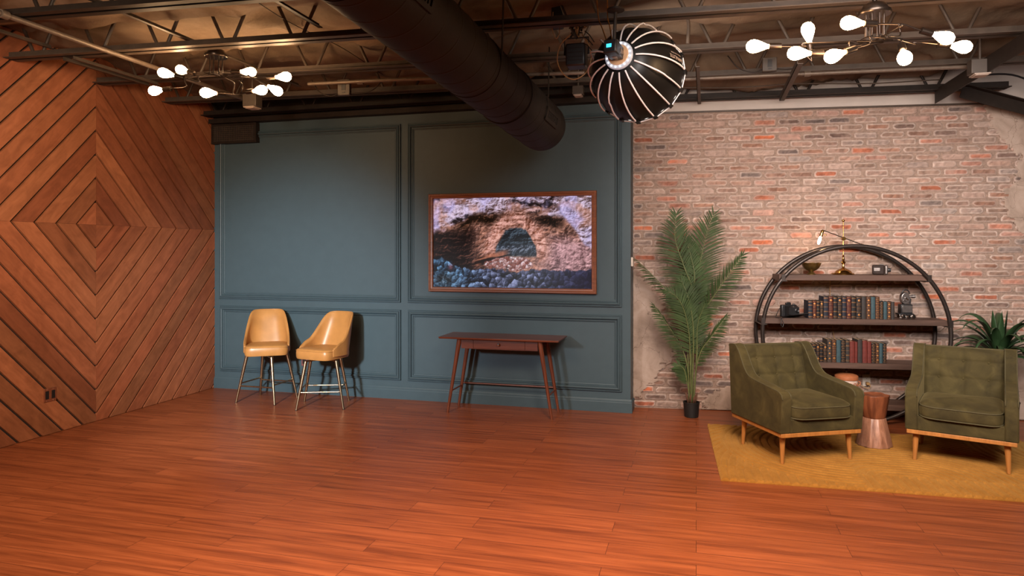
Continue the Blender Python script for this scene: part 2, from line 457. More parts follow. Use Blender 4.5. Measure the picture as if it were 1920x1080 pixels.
# ---------------------------------------------------------------- boarded wall on the left
def clip(poly, nx, ny, c):
    """keep nx*x+ny*y<=c"""
    out = []
    for i in range(len(poly)):
        p, q = poly[i], poly[(i + 1) % len(poly)]
        dp = nx * p[0] + ny * p[1] - c; dq = nx * q[0] + ny * q[1] - c
        if dp <= 0: out.append(p)
        if dp * dq < 0:
            t = dp / (dp - dq); out.append((p[0] + (q[0] - p[0]) * t, p[1] + (q[1] - p[1]) * t))
    return out
b = MB()
b.color((0.012, 0.010, 0.009)).mat(1); b.box(XL - 0.06, XL - 0.022, -1.0, YB + 0.3, 0, 3.45)
b.mat(0)
CY, CZ, HY, HZ = 5.166, 1.842, 0.2055, 0.2215
rb = random.Random(21)
for n in range(0, 34):
    for sy in (1, -1):
        for sz in (1, -1):
            lo, hi = n, n + 1
            g = 0.125
            P = [(CY - 7, CZ - 7), (CY + 7, CZ - 7), (CY + 7, CZ + 7), (CY - 7, CZ + 7)]
            e = 0.0006
            P = clip(P, -sy, 0, -sy * CY - e); P = clip(P, 0, -sz, -sz * CZ - e)
            k = sy / HY * CY + sz / HZ * CZ
            P = clip(P, sy / HY, sz / HZ, hi - g / 2 + k)
            if n > 0: P = clip(P, -sy / HY, -sz / HZ, -(lo + g / 2) - k)
            P = clip(P, -1, 0, 1.0); P = clip(P, 1, 0, YB + 0.012); P = clip(P, 0, -1, -0.004); P = clip(P, 0, 1, 3.42)
            if len(P) < 3: continue
            tone = rb.choice((0.66, 0.76, 0.85, 0.92, 1.0, 1.0, 1.08))
            warm = rb.uniform(0.9, 1.08)
            b.color((0.345 * tone, 0.122 * tone * warm, 0.055 * tone * warm))
            a0 = [b.vert((XL, p[0], p[1])) for p in P]; a1 = [b.vert((XL - 0.022, p[0], p[1])) for p in P]
            dirv = (-sy * HY, sz * HZ); L = math.hypot(*dirv); ux, uy = dirv[0] / L, dirv[1] / L
            o0 = rb.uniform(0, 40)
            uv = [((p[0] * ux + p[1] * uy) + o0, (-p[0] * uy + p[1] * ux) + o0) for p in P]
            if sum((P[i][0] * P[(i + 1) % len(P)][1] - P[(i + 1) % len(P)][0] * P[i][1]) for i in range(len(P))) < 0:
                a0.reverse(); a1.reverse(); uv.reverse()
            b.face(a0, uv); N = len(P)
            for i in range(N): b.face((a0[(i + 1) % N], a0[i], a1[i], a1[(i + 1) % N]), [uv[(i + 1) % N], uv[i], uv[i], uv[(i + 1) % N]])
structure(b.build('wall_left', [M['boards'], M['groove']]))

# ---------------------------------------------------------------- panelled teal wall with picture-frame mouldings
b = MB(); b.box(XL - 0.05, XE - 0.004, YB + 0.01, YB + 0.262, 0, 3.1)
structure(b.build('wall_back', M['blue']))
b = MB(); b.box(XL, XE + 0.012, YB - 0.008, YB + 0.01, 0, 0.098)
pr = [(0, 0.098), (-0.008 + 0.0, 0.098)]
b.prism([(YB + 0.01, 0.098), (YB - 0.008, 0.098), (YB - 0.006, 0.104), (YB - 0.003, 0.106), (YB - 0.003, 0.113), (YB + 0.002, 0.121), (YB + 0.006, 0.13), (YB + 0.01, 0.133)],
        lambda y, z: (XL, y, z), lambda y, z: (XE + 0.006, y, z))
b.box(XE - 0.004, XE + 0.012, YB + 0.01, YB + 0.262, 0, 0.098)
structure(b.build('baseboard_back', M['blue']))
PROF = [(0, 0), (0.0, 0.012), (0.004, 0.017), (0.010, 0.017), (0.013, 0.012), (0.017, 0.012), (0.020, 0.021), (0.032, 0.026), (0.041, 0.022), (0.045, 0.010), (0.050, 0.008), (0.052, 0.013), (0.060, 0.013), (0.064, 0.006), (0.072, 0.004), (0.074, 0)]
FR = [(-5.362, -3.074, 1.042, 2.965), (-2.994, -0.709, 1.042, 2.965), (-5.355, -3.072, 0.204, 0.961), (-2.990, -0.709, 0.204, 0.961)]
for i, (x0, x1, z0, z1) in enumerate(FR):
    b = MB(); rings = []
    for d, h in PROF:
        rings.append([b.vert(p) for p in ((x0 + d, YB + 0.010 - h * 1.45, z0 + d), (x1 - d, YB + 0.010 - h * 1.45, z0 + d), (x1 - d, YB + 0.010 - h * 1.45, z1 - d), (x0 + d, YB + 0.010 - h * 1.45, z1 - d))])
    for A, B in zip(rings, rings[1:]):
        for k in range(4): b.face((A[k], A[(k + 1) % 4], B[(k + 1) % 4], B[k]))
    structure(b.build('trim_%d' % (i + 1), M['blue']))
# dark ledger beam that runs along the top of the teal wall, dark wall above it
b = MB(); b.box(XL, XE + 0.02, YB - 0.10, YB + 0.012, 3.065, 3.115); b.box(XL, XE + 0.02, YB - 0.012, YB + 0.012, 3.10, 3.5)
structure(b.build('trim_5', M['steeldark']))

# ---------------------------------------------------------------- brick wall
S0, S1, ZT = 0.0, 6.36, 2.992
b = MB(); b.usecol = True
LW = BW
def wbox(b, s0, s1, o0, o1, z0, z1):
    b.hexa([LW(s0, o1, z0), LW(s1, o1, z0), LW(s1, o0, z0), LW(s0, o0, z0)], [LW(s0, o1, z1), LW(s1, o1, z1), LW(s1, o0, z1), LW(s0, o0, z1)])
b.mat(1); b.color((0.25, 0.18, 0.14)); wbox(b, S0 - 0.02, S1, -0.15, 0.0, 0, ZT)
b.mat(0)
PAL = [((0.300, 0.105, 0.062), 3), ((0.355, 0.125, 0.072), 2), ((0.275, 0.150, 0.105), 4), ((0.215, 0.125, 0.092), 4), ((0.160, 0.105, 0.085), 3),
       ((0.125, 0.095, 0.085), 2), ((0.330, 0.205, 0.155), 4), ((0.255, 0.170, 0.130), 4), ((0.42, 0.125, 0.060), 1)]
BAG = [c for c, k in PAL for _ in range(k)]
rk = random.Random(5)
CH, PL = 0.0745, 0.2365
row = 0; z = 0.012
while z < ZT - 0.02:
    h = CH - 0.0155
    off = (row % 2) * PL / 2 + rk.uniform(-0.012, 0.012) - PL
    s = off
    while s < S1:
        L = PL - 0.024 + rk.uniform(-0.010, 0.008)
        a0, a1 = max(s, S0 + 0.004), min(s + L, S1)
        if a1 - a0 > 0.03:
            zz0 = z + rk.uniform(-0.003, 0.003); zz1 = zz0 + h + rk.uniform(-0.004, 0.003)
            base = rk.choice(BAG); vv = rk.uniform(0.85, 1.15); base = tuple(min(1, q * vv) for q in base)
            pale = (0.50, 0.40, 0.345); pf = rk.uniform(0.5, 1.0); edge = tuple(base[q] * (1 - pf) + pale[q] * pf for q in range(3))
            pfc = rk.choice((0, 0, 0.15, 0.3, 0.5)); core = tuple(base[q] * (1 - pfc) + pale[q] * 0.85 * pfc for q in range(3))
            # outline with worn corners
            c0 = [rk.uniform(0.004, 0.020) for _ in range(4)]
            if rk.random() < 0.25: c0[rk.randrange(4)] = 0.028
            O = []
            nn = 7
            for i in range(nn): O.append((a0 + c0[0] + (a1 - a0 - c0[0] - c0[1]) * i / (nn - 1), zz0 + rk.uniform(-0.002, 0.002)))
            O.append((a1, zz0 + c0[1])); O.append((a1 + rk.uniform(-.003, .002), (zz0 + zz1) / 2)); O.append((a1, zz1 - c0[2]))
            for i in range(nn): O.append((a1 - c0[2] - (a1 - a0 - c0[2] - c0[3]) * i / (nn - 1), zz1 + rk.uniform(-0.002, 0.002)))
            O.append((a0, zz1 - c0[3])); O.append((a0 + rk.uniform(-.002, .003), (zz0 + zz1) / 2)); O.append((a0, zz0 + c0[0]))
            cs, cz = (a0 + a1) / 2, (zz0 + zz1) / 2
            pr = rk.uniform(0.006, 0.010); tl = rk.uniform(-0.003, 0.003)
            def ring(inset, o, col, jit=0):
                R_ = []
                for p in O:
                    ds = min(max(cs - p[0], -inset), inset) if abs(cs - p[0]) > 1e-6 else 0
                    dz = min(max(cz - p[1], -inset), inset)
                    jf = 1 + rk.uniform(-jit, jit); jj = tuple(q * jf for q in col)
                    b.color(jj)
                    R_.append(b.vert(LW(p[0] + ds, o + tl * (p[0] - cs) / (a1 - a0), p[1] + dz)))
                return R_
            r0 = ring(0, 0.0, edge); r1 = ring(0.001, pr * 0.6, edge, 0.1); r2 = ring(0.006, pr, edge, 0.2); r3 = ring(0.017, pr + 0.001, core, 0.3)
            N = len(O)
            for A, B in ((r0, r1), (r1, r2), (r2, r3)):
                for i in range(N): b.face((A[i], A[(i + 1) % N], B[(i + 1) % N], B[i]))
            # core of the face
            for i in range(6): b.face((r3[i], r3[i + 1], r3[15 - i], r3[16 - i]))
            b.face((r3[6], r3[7], r3[8], r3[9], r3[10])); b.face((r3[16], r3[17], r3[18], r3[19], r3[0]))
        s += PL + rk.uniform(-0.006, 0.006)
    row += 1; z += CH
o = structure(b.build('wall_right', [M['brick'], M['mortar']], smooth=R(60)))

# white painted wall above the brickwork
b = MB(); wbox(b, S0 - 0.02, S1, -0.12, 0.022, ZT + 0.012, 3.55)
structure(b.build('wall_right_upper', M['white']))
b = MB(); wbox(b, S0 - 0.02, S1, -0.12, 0.016, ZT - 0.004, ZT + 0.014)
structure(b.build('trim_6', M['steel']))

# old plaster patches left on the bricks
def inside(poly, x, y):
    r = False; n = len(poly)
    for i in range(n):
        x1, y1 = poly[i]; x2, y2 = poly[(i + 1) % n]
        if (y1 > y) != (y2 > y) and x < (x2 - x1) * (y - y1) / (y2 - y1) + x1: r = not r
    return r
def plaster(name, poly, seed, step=0.011, amp=0.055, hug=None):
    b = MB(); s0 = min(p[0] for p in poly) - .08; s1 = max(p[0] for p in poly) + .08; z0 = min(p[1] for p in poly) - .08; z1 = max(p[1] for p in poly) + .08
    ids = {}
    def V(i, j):
        if (i, j) not in ids:
            s = s0 + i * step; z = z0 + j * step
            n = mnoise.noise(Vector((s * 4, z * 4, seed)))
            js = mnoise.noise(Vector((s * 60, z * 60, seed))) * step * 0.5
            ids[i, j] = b.vert(LW(max(s + js, 0.004), 0.0145 + 0.002 * n, max(z + js, 0.003)))
        return ids[i, j]
    for i in range(int((s1 - s0) / step)):
        for j in range(int((z1 - z0) / step)):
            s = s0 + (i + .5) * step; z = z0 + (j + .5) * step
            if s < 0.006 or s > S1 or z < 0.004 or z > ZT - 0.01: continue
            a = amp * (mnoise.noise(Vector((s * 6, z * 10, seed))) + 0.7 * mnoise.noise(Vector((s * 17, z * 30, seed + 3))) + 0.35 * mnoise.noise(Vector((s * 50, z * 70, seed + 5))))
            c = amp * (mnoise.noise(Vector((s * 6, z * 10, seed + 9))) + 0.7 * mnoise.noise(Vector((s * 17, z * 30, seed + 13))))
            # the plaster clings to bricks more than to joints
            joint = 0.012 if ((z - 0.012) % CH) > CH - 0.016 else 0
            if inside(poly, s + a + joint * 2, z + c): b.face((V(i, j), V(i + 1, j), V(i + 1, j + 1), V(i, j + 1)))
    o = b.build(name, M['plaster'], smooth=4)
    m = o.modifiers.new('Solidify', 'SOLIDIFY'); m.thickness = 0.018; m.offset = -1
    return structure(o)
plaster('trim_7', [(-.2, 1.36), (0.06, 1.36), (0.15, 1.27), (0.30, 1.12), (0.32, 0.80), (0.42, 0.62), (0.40, 0.52), (0.27, 0.34), (0.14, 0.20), (0.05, 0.10), (-.2, 0.08)], 1.0)
plaster('trim_8', [(3.30, 3.1), (3.34, 2.80), (3.42, 2.66), (3.58, 2.5), (3.55, 2.3), (3.44, 2.06), (3.47, 1.97), (3.60, 1.86), (3.66, 1.70), (5, 1.6), (5, 3.1)], 2.0, 0.012, 0.07)
plaster('trim_9', [(0.66, -.2), (0.72, 0.12), (0.80, 0.19), (0.98, 0.27), (1.12, 0.30), (1.30, 0.24), (1.45, 0.16), (1.5, -.2)], 3.0)
plaster('trim_10', [(3.50, -.2), (3.49, 0.55), (3.56, 0.75), (3.7, 0.92), (5, 1.0), (5, -.2)], 4.0, 0.012, 0.05)

# the rest of the room, behind and beside the camera
b = MB(); b.box(-6.2, 5.8, -4.3, -4.2, 0, 3.5); structure(b.build('wall_front', simple('grey_rear_wall', (0.10, 0.09, 0.085, 1), 0.8)))
b = MB(); b.box(5.7, 5.8, -4.2, 8.2, 0, 3.5); structure(b.build('wall_side', MATS['grey_rear_wall']))

# ---------------------------------------------------------------- roof underside: sagging dark insulation fabric
JS = 0.069
JY = [2.62, 3.48, 4.32, 5.167, 6.02]
def joist_y(k, x): return JY[k] + JS * (x - XL)
def roof(u, v):
    x = -6.2 + u * 12; y = -4.3 + v * 12.4
    q = (y - JS * (x - XL) - JY[2]) / 0.85
    fr = q - math.floor(q)
    sag = 0.055 * math.sin(PI * fr) ** 0.8
    w = 0.030 * mnoise.noise(Vector((x * 1.1, y * 2.6, 1.7))) + 0.018 * mnoise.noise(Vector((x * 3.0, y * 7, 4.1)))
    w += 0.05 * max(0, mnoise.noise(Vector((x * 0.7, y * 1.4, 8.8))) - 0.1)
    w += 0.045 * (1 - abs(mnoise.noise(Vector((x * 0.55 + 3, y * 2.4 + 0.8 * mnoise.noise(Vector((x * .8, y, 2))), 6.6)))) * 2.2) ** 5 if abs(mnoise.noise(Vector((x * 0.55 + 3, y * 2.4, 6.6)))) < 0.3 else 0
    d = (7.053 + 0.1144 * (x + 0.628)) - y            # the fabric hangs lower where it meets the brick wall
    k = max(0.0, min(1.0, (0.95 - d) / 0.75)); k = k * k * (3 - 2 * k)
    k *= max(0.0, min(1.0, (x + 0.9) / 0.3)) * max(0.0, min(1.0, (2.35 - x) / 0.25))
    return (x, y, 3.43 - sag - w * 1.5 - 0.15 * k)
b = MB(); b.grid(roof, 260, 300)
structure(b.build('ceiling', M['roof'], smooth=4))
# ------------------------------------------------------------------ open-web steel joists
JLAB = [None, 'dark steel roof joist crossing the top left corner, nearest of all joists',
        'long steel roof joist with slotted underside just before the left bulb chandelier',
        'warm lit steel roof joist just behind the left bulb chandelier',
        'steel roof joist carrying the junction boxes, last before the black wall joist']
def joist(label, p0, p1, zb, mat, period=0.57, depth=0.30, phase=0.0, chord=0.058, fw=0.060):
    t = thing('roof_joist', label, 'roof joist', (p0[0], p0[1], 0), math.atan2(p1[1] - p0[1], p1[0] - p0[0]), 'open-web roof joists')
    L = math.hypot(p1[0] - p0[0], p1[1] - p0[1])
    b = MB()
    for s in (-1, 1):
        b.box(0, L, *sorted((s * 0.007, s * (0.007 + fw))), zb, zb + 0.007)
        b.box(0, L, *sorted((s * 0.007, s * 0.014)), zb, zb + chord)
    b.build('bottom_chord', mat, t)
    x = phase; k = 0
    while x < L - 0.3:
        for s in (-1, 1):
            b = MB(); b.tube([(x + s * 0.04, 0, zb + chord * 0.6), (x + s * (0.04 + 0.42 * depth), 0, zb + depth)], 0.0135, 8)
            b.build('web_rod', mat, t, smooth=1)
        x += period; k += 1
    return t
ph = [0.3, 0.1, 0.27, 0.46, 0.2]
for k in range(1, 5):
    joist(JLAB[k], (XL + 0.02, joist_y(k, XL)), (4.6, joist_y(k, 4.6)), 3.16, M['steel'] if k >= 2 else M['steeldark'], phase=ph[k])
joist('black steel roof joist running close above the brick wall top', (-0.45, 6.93), (2.75, 7.20), 3.085, M['steeldark'], phase=0.3, depth=0.22, chord=0.06)
joist('black steel roof joist above the top edge of the teal wall', (XL + 0.02, 6.60), (-0.75, 6.62), 3.13, M['steeldark'], phase=0.2, depth=0.25)

# ------------------------------------------------------------------ bracing bars between the joists
def bridging(label, x, y0, y1, z, w=0.032, mat=None, dx=0.0):
    b = MB(); b.box(-w / 2, w / 2, 0, y1 - y0, 0, 0.005); b.box(-w / 2, -w / 2 + 0.005, 0, y1 - y0, 0, w)
    o = b.build('bracing_bar', mat or M['steel']); o.location = (x, y0, z); o.rotation_euler = (0, 0, -math.atan2(dx, y1 - y0))
    return tag(o, label, 'bracing bar', 'angle bracing bars under the roof')
bridging('angle bracing bar meeting the mount of the left bulb chandelier', -3.77, 2.7, 5.95, 3.215)
bridging('angle bracing bar that joins the long joist just left of the black duct', -2.63, 2.7, 4.42, 3.215, mat=M['steeldark'])
bridging('angle bracing bar close to the boarded wall, right one of the twin pair', -4.80, 4.36, 5.25, 3.128)
bridging('angle bracing bar close to the boarded wall, left one of the twin pair', -4.90, 4.36, 5.25, 3.128)
bridging('short angle bracing bar in the dark corner over the boarded wall', -4.98, 3.4, 4.32, 3.215)
bridging('angle bracing bar over the brick wall ending in mid-air, left of two', 0.01, 5.6, 7.03, 3.055, mat=M['steel'], dx=0.02)
bridging('thick angle bracing bar over the brick wall ending in mid-air, right of two', 0.78, 5.7, 7.06, 3.05, w=0.045, mat=M['steel'], dx=0.02)
# thin tie wires of the insulation
for i, (x, lab) in enumerate(((-2.95, 'thin sagging tie wire under the roof fabric, left of the black duct'),)):
    b = MB(); b.tube(curve_pts([(x, 2.9 + q * 0.8, 3.33 + (0.02 if k % 2 else -0.015)) for k, q in enumerate(range(5))], 6), 0.003, 6)
    tag(b.build('tie_wire', M['steeldark'], smooth=4), lab, 'wire')

# ------------------------------------------------------------------ conduits
def pipe(label, pts, r=0.014, mat=None, couplings=(), group='painted conduits under the roof'):
    b = MB(); b.tube(pts, r, 12)
    o = b.build('conduit_pipe', mat or M['conduit'], smooth=1)
    tag(o, label, 'pipe', group)
    for c in couplings:
        q = Vector(pts[0]).lerp(Vector(pts[-1]), c); d = (Vector(pts[-1]) - Vector(pts[0])).normalized()
        k = MB(); k.tube([q - d * 0.025, q + d * 0.025], r * 1.5, 12); k.build('coupling', mat or M['conduit'], o, smooth=1)
    return o
pipe('straight painted pipe crossing under the joists from the left picture edge', [(-4.33, 2.4, 3.141), (-4.44, 6.1, 3.141)], 0.019, couplings=(0.28,))
pipe('painted conduit pipe running behind the left bulb chandelier to the duct', [(-3.35, 5.42, 3.09), (-2.6, 5.45, 3.085), (-1.3, 5.60, 3.085), (-0.9, 5.66, 3.085)], 0.016, couplings=(0.2,))
pipe('shiny conduit pipe under the joist over the brick wall', [(-0.1, 6.10, 3.085), (2.12, 6.28, 3.085)], 0.016, M['conduit'], couplings=(0.45,))
pipe('bent conduit pipe behind the top of the softbox', curve_pts([(-0.42, 5.10, 3.385), (-0.20, 5.128, 3.385), (-0.09, 5.155, 3.35), (-0.055, 5.165, 3.27), (-0.06, 5.17, 3.12)], 5), 0.013, M['steel'])

# ------------------------------------------------------------------ junction boxes
def jbox(label, loc, sx, sz, depth=0.05, rz=0.0, kind=0):
    t = thing('junction_box', label, 'junction box', loc, rz)
    b = MB(); b.box(-sx / 2, sx / 2, 0, depth, 0, sz); b.build('box_body', M['box'], t, bevel=0.004)
    if kind == 0:
        b = MB(); b.box(-sx * 0.16, sx * 0.16, -0.004, 0.0, sz * 0.3, sz * 0.85); b.box(-sx * 0.13, sx * 0.13, -0.006, -0.003, sz * 0.12, sz * 0.2)
        b.build('switch_plate', M['slot'], t)
        for x in (-1, 1):
            for z in (0.06, 0.94):
                b = MB(); b.lathe([(0.006, 0), (0.006, 0.004), (0, 0.005)], 10, (x * sx * 0.42, 0.0, sz * z), (0, -1, 0)); b.build('corner_screw', M['steel'], t)
        b = MB()
        b.tube(curve_pts([(-sx / 2, 0.02, 0.02), (-sx * 1.2, 0.02, 0.0), (-sx * 2.2, 0.03, 0.05), (-sx * 2.9, 0.05, 0.16)], 5), 0.005, 6); b.build('cable', M['steeldark'], t, smooth=4)
        b = MB()
        b.tube(curve_pts([(sx / 2, 0.02, 0.02), (sx * 1.4, 0.02, 0.012), (sx * 2.3, 0.03, 0.04), (sx * 3.0, 0.05, 0.12)], 5), 0.005, 6); b.build('cable', M['steeldark'], t, smooth=4)
    else:
        b = MB(); b.box(-sx * 0.38, sx * 0.38, -0.012, depth + 0.012, -0.012, -0.001); b.box(-sx * 0.30, sx * 0.30, 0, depth, -0.018, -0.010); b.build('bottom_plate', M['boxwhite'], t, bevel=0.003)
        b = MB(); b.tube([(0, depth / 2, sz - 0.002), (0, depth / 2, 3.40 - loc[2])], 0.010, 10); b.build('mount_stem', M['steel'], t, smooth=R(50))
    return t
jbox('square junction box with dark switch slot below the right bulb chandelier', (0.597, 6.095, 3.108), 0.115, 0.115, 0.04, 0.06)
jbox('pale junction box with loose cables between left chandelier and duct', (-3.03, 5.475, 2.985), 0.115, 0.14, 0.04, 0.06)
jbox('boxy ceiling sensor with lit underside left of the teal wall top', (-4.047, 5.537, 2.955), 0.145, 0.12, 0.1, 0.0, 1)
jbox('boxy ceiling sensor with pale bottom plate on the steel angle, far right', (2.15, 6.08, 2.985), 0.15, 0.11, 0.1, 0.0, 1)
jbox('small ceiling sensor with pale bottom plate between duct and softbox', (-1.057, 6.24, 3.045), 0.10, 0.08, 0.08, 0.0, 1)

# ------------------------------------------------------------------ steel angles at the top right
def angle(label, a, c, w, h, mat):
    t = Vector(c) - Vector(a); L = t.length
    o = MB(); o.box(0, L, -0.008, 0.0, -h, 0); o.box(0, L, -w, 0, -0.008, 0)
    ob = o.build('steel_angle', mat); ob.location = a
    ob.rotation_euler = t.to_track_quat('X', 'Z').to_euler()
    return tag(ob, label, 'steel angle', 'heavy steel angles top right')
angle('long dark steel angle running out from the brick wall, far right', (2.16, 7.19, 3.10), (2.22, 4.9, 3.12), -0.10, 0.125, M['steeldark'])
angle('short dark steel angle sloping down behind the long one, far right', (2.36, 7.12, 3.115), (3.2, 7.27, 2.86), 0.07, 0.115, M['steeldark'])
b = MB(); b.tube(curve_pts([(2.35, 6.9, 3.15), (2.7, 7.0, 3.16), (3.0, 7.1, 3.05), (3.4, 7.3, 2.95)], 6), 0.009, 8)
tag(b.build('hanging_cable', M['black'], smooth=4), 'black cable drooping beneath the steel angles at the far right', 'cable')
b = MB(); b.tube(curve_pts([(-0.15, 6.55, 3.12), (0.35, 6.6, 3.10), (0.9, 6.66, 3.115), (1.5, 6.75, 3.10), (2.1, 6.85, 3.12)], 6), 0.006, 6)
tag(b.build('slack_cable', M['steel'], smooth=4), 'slack cable slung along under the roof over the brick wall', 'cable')

# ------------------------------------------------------------------ spiral duct
A0 = Vector((-1.70, 1.7, 3.085)); A1 = Vector((-1.363, 6.08, 2.733)); RD = 0.224
ax = (A1 - A0).normalized(); LD = (A1 - A0).length
t = thing('air_duct', 'big round black spiral air duct slanting across the ceiling', 'air duct', tuple(A0))
t.rotation_euler = ax.to_track_quat('Y', 'Z').to_euler()
b = MB()
prof = []
y = 0
while y < LD - 0.02:
    prof += [(RD, y), (RD, y + 0.092), (RD, y + 0.097), (RD + 0.0020, y + 0.1005), (RD + 0.0020, y + 0.105), (RD, y + 0.1085), (RD, y + 0.114), (RD, y + 0.195)]; y += 0.20
prof.append((RD, LD))
n = 56
rings = []
for r, yy in prof: rings.append([b.vert((r * math.cos(2 * PI * j / n), min(yy, LD) , r * math.sin(2 * PI * j / n))) for j in range(n)])
for A, B in zip(rings, rings[1:]):
    for j in range(n): b.face((A[j], A[(j + 1) % n], B[(j + 1) % n], B[j]))
# helical seam: shear the ribs into a spiral
b.v = [(p[0], min(max(p[1] + 0.20 * (math.atan2(p[2], p[0]) / (2 * PI)) * (1 if 0.2 < p[1] < LD - 0.2 else 0), 0), LD), p[2]) for p in b.v]
b.build('duct_body', M['duct'], t, smooth=1)
b = MB(); b.lathe([(RD, 0), (RD - 0.004, 0.03), (RD - 0.03, 0.05), (0, 0.055)], 56, (0, LD, 0), (0, 1, 0)); b.build('end_cap', M['duct'], t, smooth=R(50))
b = MB(); b.lathe([(RD, -0.03), (RD + 0.008, -0.028), (RD + 0.008, 0.028), (RD, 0.03)], 56, (0, LD - 0.95, 0), (0, 1, 0)); b.build('joint_collar', M['duct'], t, smooth=R(50))
def register(yc, ang, lenY=0.34, half=0.24):
    g = MB()
    def pt(a, yy, r): return (r * math.cos(a), yy, r * math.sin(a))
    def patch(a0, a1, y0, y1, r0, r1):
        k = 8
        A = []
        for i in range(k + 1):
            a = a0 + (a1 - a0) * i / k
            A.append([g.vert(pt(a, y0, r0)), g.vert(pt(a, y0, r1)), g.vert(pt(a, y1, r1)), g.vert(pt(a, y1, r0))])
        for P, Q in zip(A, A[1:]):
            for m in range(3): g.face((P[m], Q[m], Q[m + 1], P[m + 1]))
        g.face(A[0]); g.face(A[-1][::-1])
    r1 = RD + 0.014
    patch(ang - half, ang + half, yc - lenY / 2, yc - lenY / 2 + 0.03, RD - .01, r1); patch(ang - half, ang + half, yc + lenY / 2 - 0.03, yc + lenY / 2, RD - .01, r1)
    patch(ang - half, ang - half + 0.12, yc - lenY / 2, yc + lenY / 2, RD - .01, r1); patch(ang + half - 0.12, ang + half, yc - lenY / 2, yc + lenY / 2, RD - .01, r1)
    fr = g.build('air_register', M['duct'], t)
    g = MB()
    for i in range(9):
        y0 = yc - lenY / 2 + 0.035 + i * (lenY - 0.07) / 9
        patch(ang - half + 0.1, ang + half - 0.1, y0, y0 + 0.012, RD + 0.004, RD + 0.011)
    g.mat(1); patch(ang - half + 0.1, ang + half - 0.1, yc - lenY / 2 + 0.03, yc + lenY / 2 - 0.03, RD - .01, RD + 0.003)
    g.build('louvres', [M['duct'], M['slot']], fr)
for yy in (1.2, 2.75, 3.85):
    b = MB(); b.lathe([(RD + 0.001, yy - 0.012), (RD + 0.004, yy - 0.011), (RD + 0.004, yy + 0.011), (RD + 0.001, yy + 0.012)], 56, (0, 0, 0), (0, 1, 0))
    for sx in (-1, 1): b.box(sx * (RD + 0.003) - 0.002, sx * (RD + 0.003) + 0.002, yy - 0.012, yy + 0.012, 0, 0.36 + 0.08 * yy / 2.0)
    b.build('hanger_strap', M['duct'], t, smooth=R(50))
register(LD - 0.42, R(-12)); register(1.55, R(-10))

# ------------------------------------------------------------------ air vent grille on the teal wall
t = thing('wall_vent', 'dark mesh air vent grille in the top left corner of the teal wall', 'vent', (-5.13, YB, 2.835))
b = MB(); W_, H_ = 0.30, 0.225
b.box(-W_, W_, -0.03, 0.01, 0, 0.022); b.box(-W_, W_, -0.03, 0.01, H_ - 0.022, H_); b.box(-W_, -W_ + 0.022, -0.03, 0.01, 0.022, H_ - 0.022); b.box(W_ - 0.022, W_, -0.03, 0.01, 0.022, H_ - 0.022)
b.v = [(p[0], p[1] - 0.026 if p[1] < 0 else p[1], p[2]) for p in b.v]; b.build('vent_frame', M['steeldark'], t)
b = MB()
for i in range(24): x = -W_ + 0.03 + i * 0.0235; b.box(x, x + 0.005, -0.018, -0.012, 0.02, H_ - 0.02)
for i in range(8): z = 0.035 + i * 0.0225; b.box(-W_ + 0.02, W_ - 0.02, -0.022, -0.017, z, z + 0.005)
b.v = [(p[0], p[1] - 0.030, p[2]) for p in b.v]; b.build('wire_mesh', M['steel'], t)
b = MB(); b.box(-W_ + 0.01, W_ - 0.01, -0.040, 0.006, 0.01, H_ - 0.01); b.build('back_plate', M['slot'], t)

# ------------------------------------------------------------------ bulb chandeliers
def make_bulb(bb, c, d, L=0.130, r=0.0385):
    """teardrop Edison bulb profile from the socket end c along d."""
    bb.lathe([(0.012, 0), (0.0135, 0.012), (r * 0.62, L * 0.28), (r * 0.9, L * 0.5), (r, L * 0.66), (r * 0.93, L * 0.80), (r * 0.62, L * 0.93), (r * 0.2, L * 0.985), (0, L)], 20, c, d)
BULB_POS = []
def chandelier(label, loc, bulbs, rod_z, mount_h, socket_len=0.06):
    """bulbs: list of (socket position relative to loc, direction)."""
    t = thing('bulb_chandelier', label, 'chandelier', loc, 0, 'eight-bulb ceiling chandeliers')
    b = MB(); b.lathe([(0.014, mount_h), (0.014, 0.062), (0.040, 0.060), (0.062, 0.048), (0.070, 0.030), (0.070, 0.016), (0.088, 0.013), (0.090, 0.0), (0.085, -0.008), (0, -0.008)], 32); b.build('canopy', M['bronze'], t, smooth=R(50))
    for i, (p, d) in enumerate(bulbs):
        p = Vector(p); d = Vector(d).normalized()
        a = 2 * PI * i / len(bulbs) + 0.3
        h = Vector((0.05 * math.cos(a), 0.05 * math.sin(a), 0))
        q = p - d * 0.03
        lo = Vector((h.x * 1.05, h.y * 1.05, rod_z))
        pre = q - d * min(0.12, (q - lo).length * 0.4) * (0.15 + 0.85 * math.hypot(d.x, d.y) ** 3)
        pts = [h + Vector((0, 0, 0)), Vector((h.x, h.y, rod_z + 0.035)), Vector((h.x * 1.1, h.y * 1.1, rod_z + 0.008)), Vector((h.x * 1.6, h.y * 1.6, rod_z)) ]
        out = Vector((q.x, q.y, 0)).normalized()
        elbow = Vector((pre.x, pre.y, (rod_z * 0.6 + pre.z * 0.4)))
        pts += [elbow, pre, q, p]
        cp = curve_pts(pts, 5)
        b = MB(); b.tube(cp, 0.0048, 8); b.build('arm', M['bronze'], t, smooth=1)
        b = MB(); b.lathe([(0.006, -0.012), (0.020, -0.008), (0.020, socket_len), (0.016, socket_len + 0.002)], 20, p, d)
        s = b.build('socket', M['bronze'], t, smooth=R(40))
        b = MB(); make_bulb(b, p + d * socket_len, d); b.build('bulb', M['bulbglow'], s, smooth=1)
        BULB_POS.append(Vector(loc) + p + d * (socket_len + 0.08))
    return t
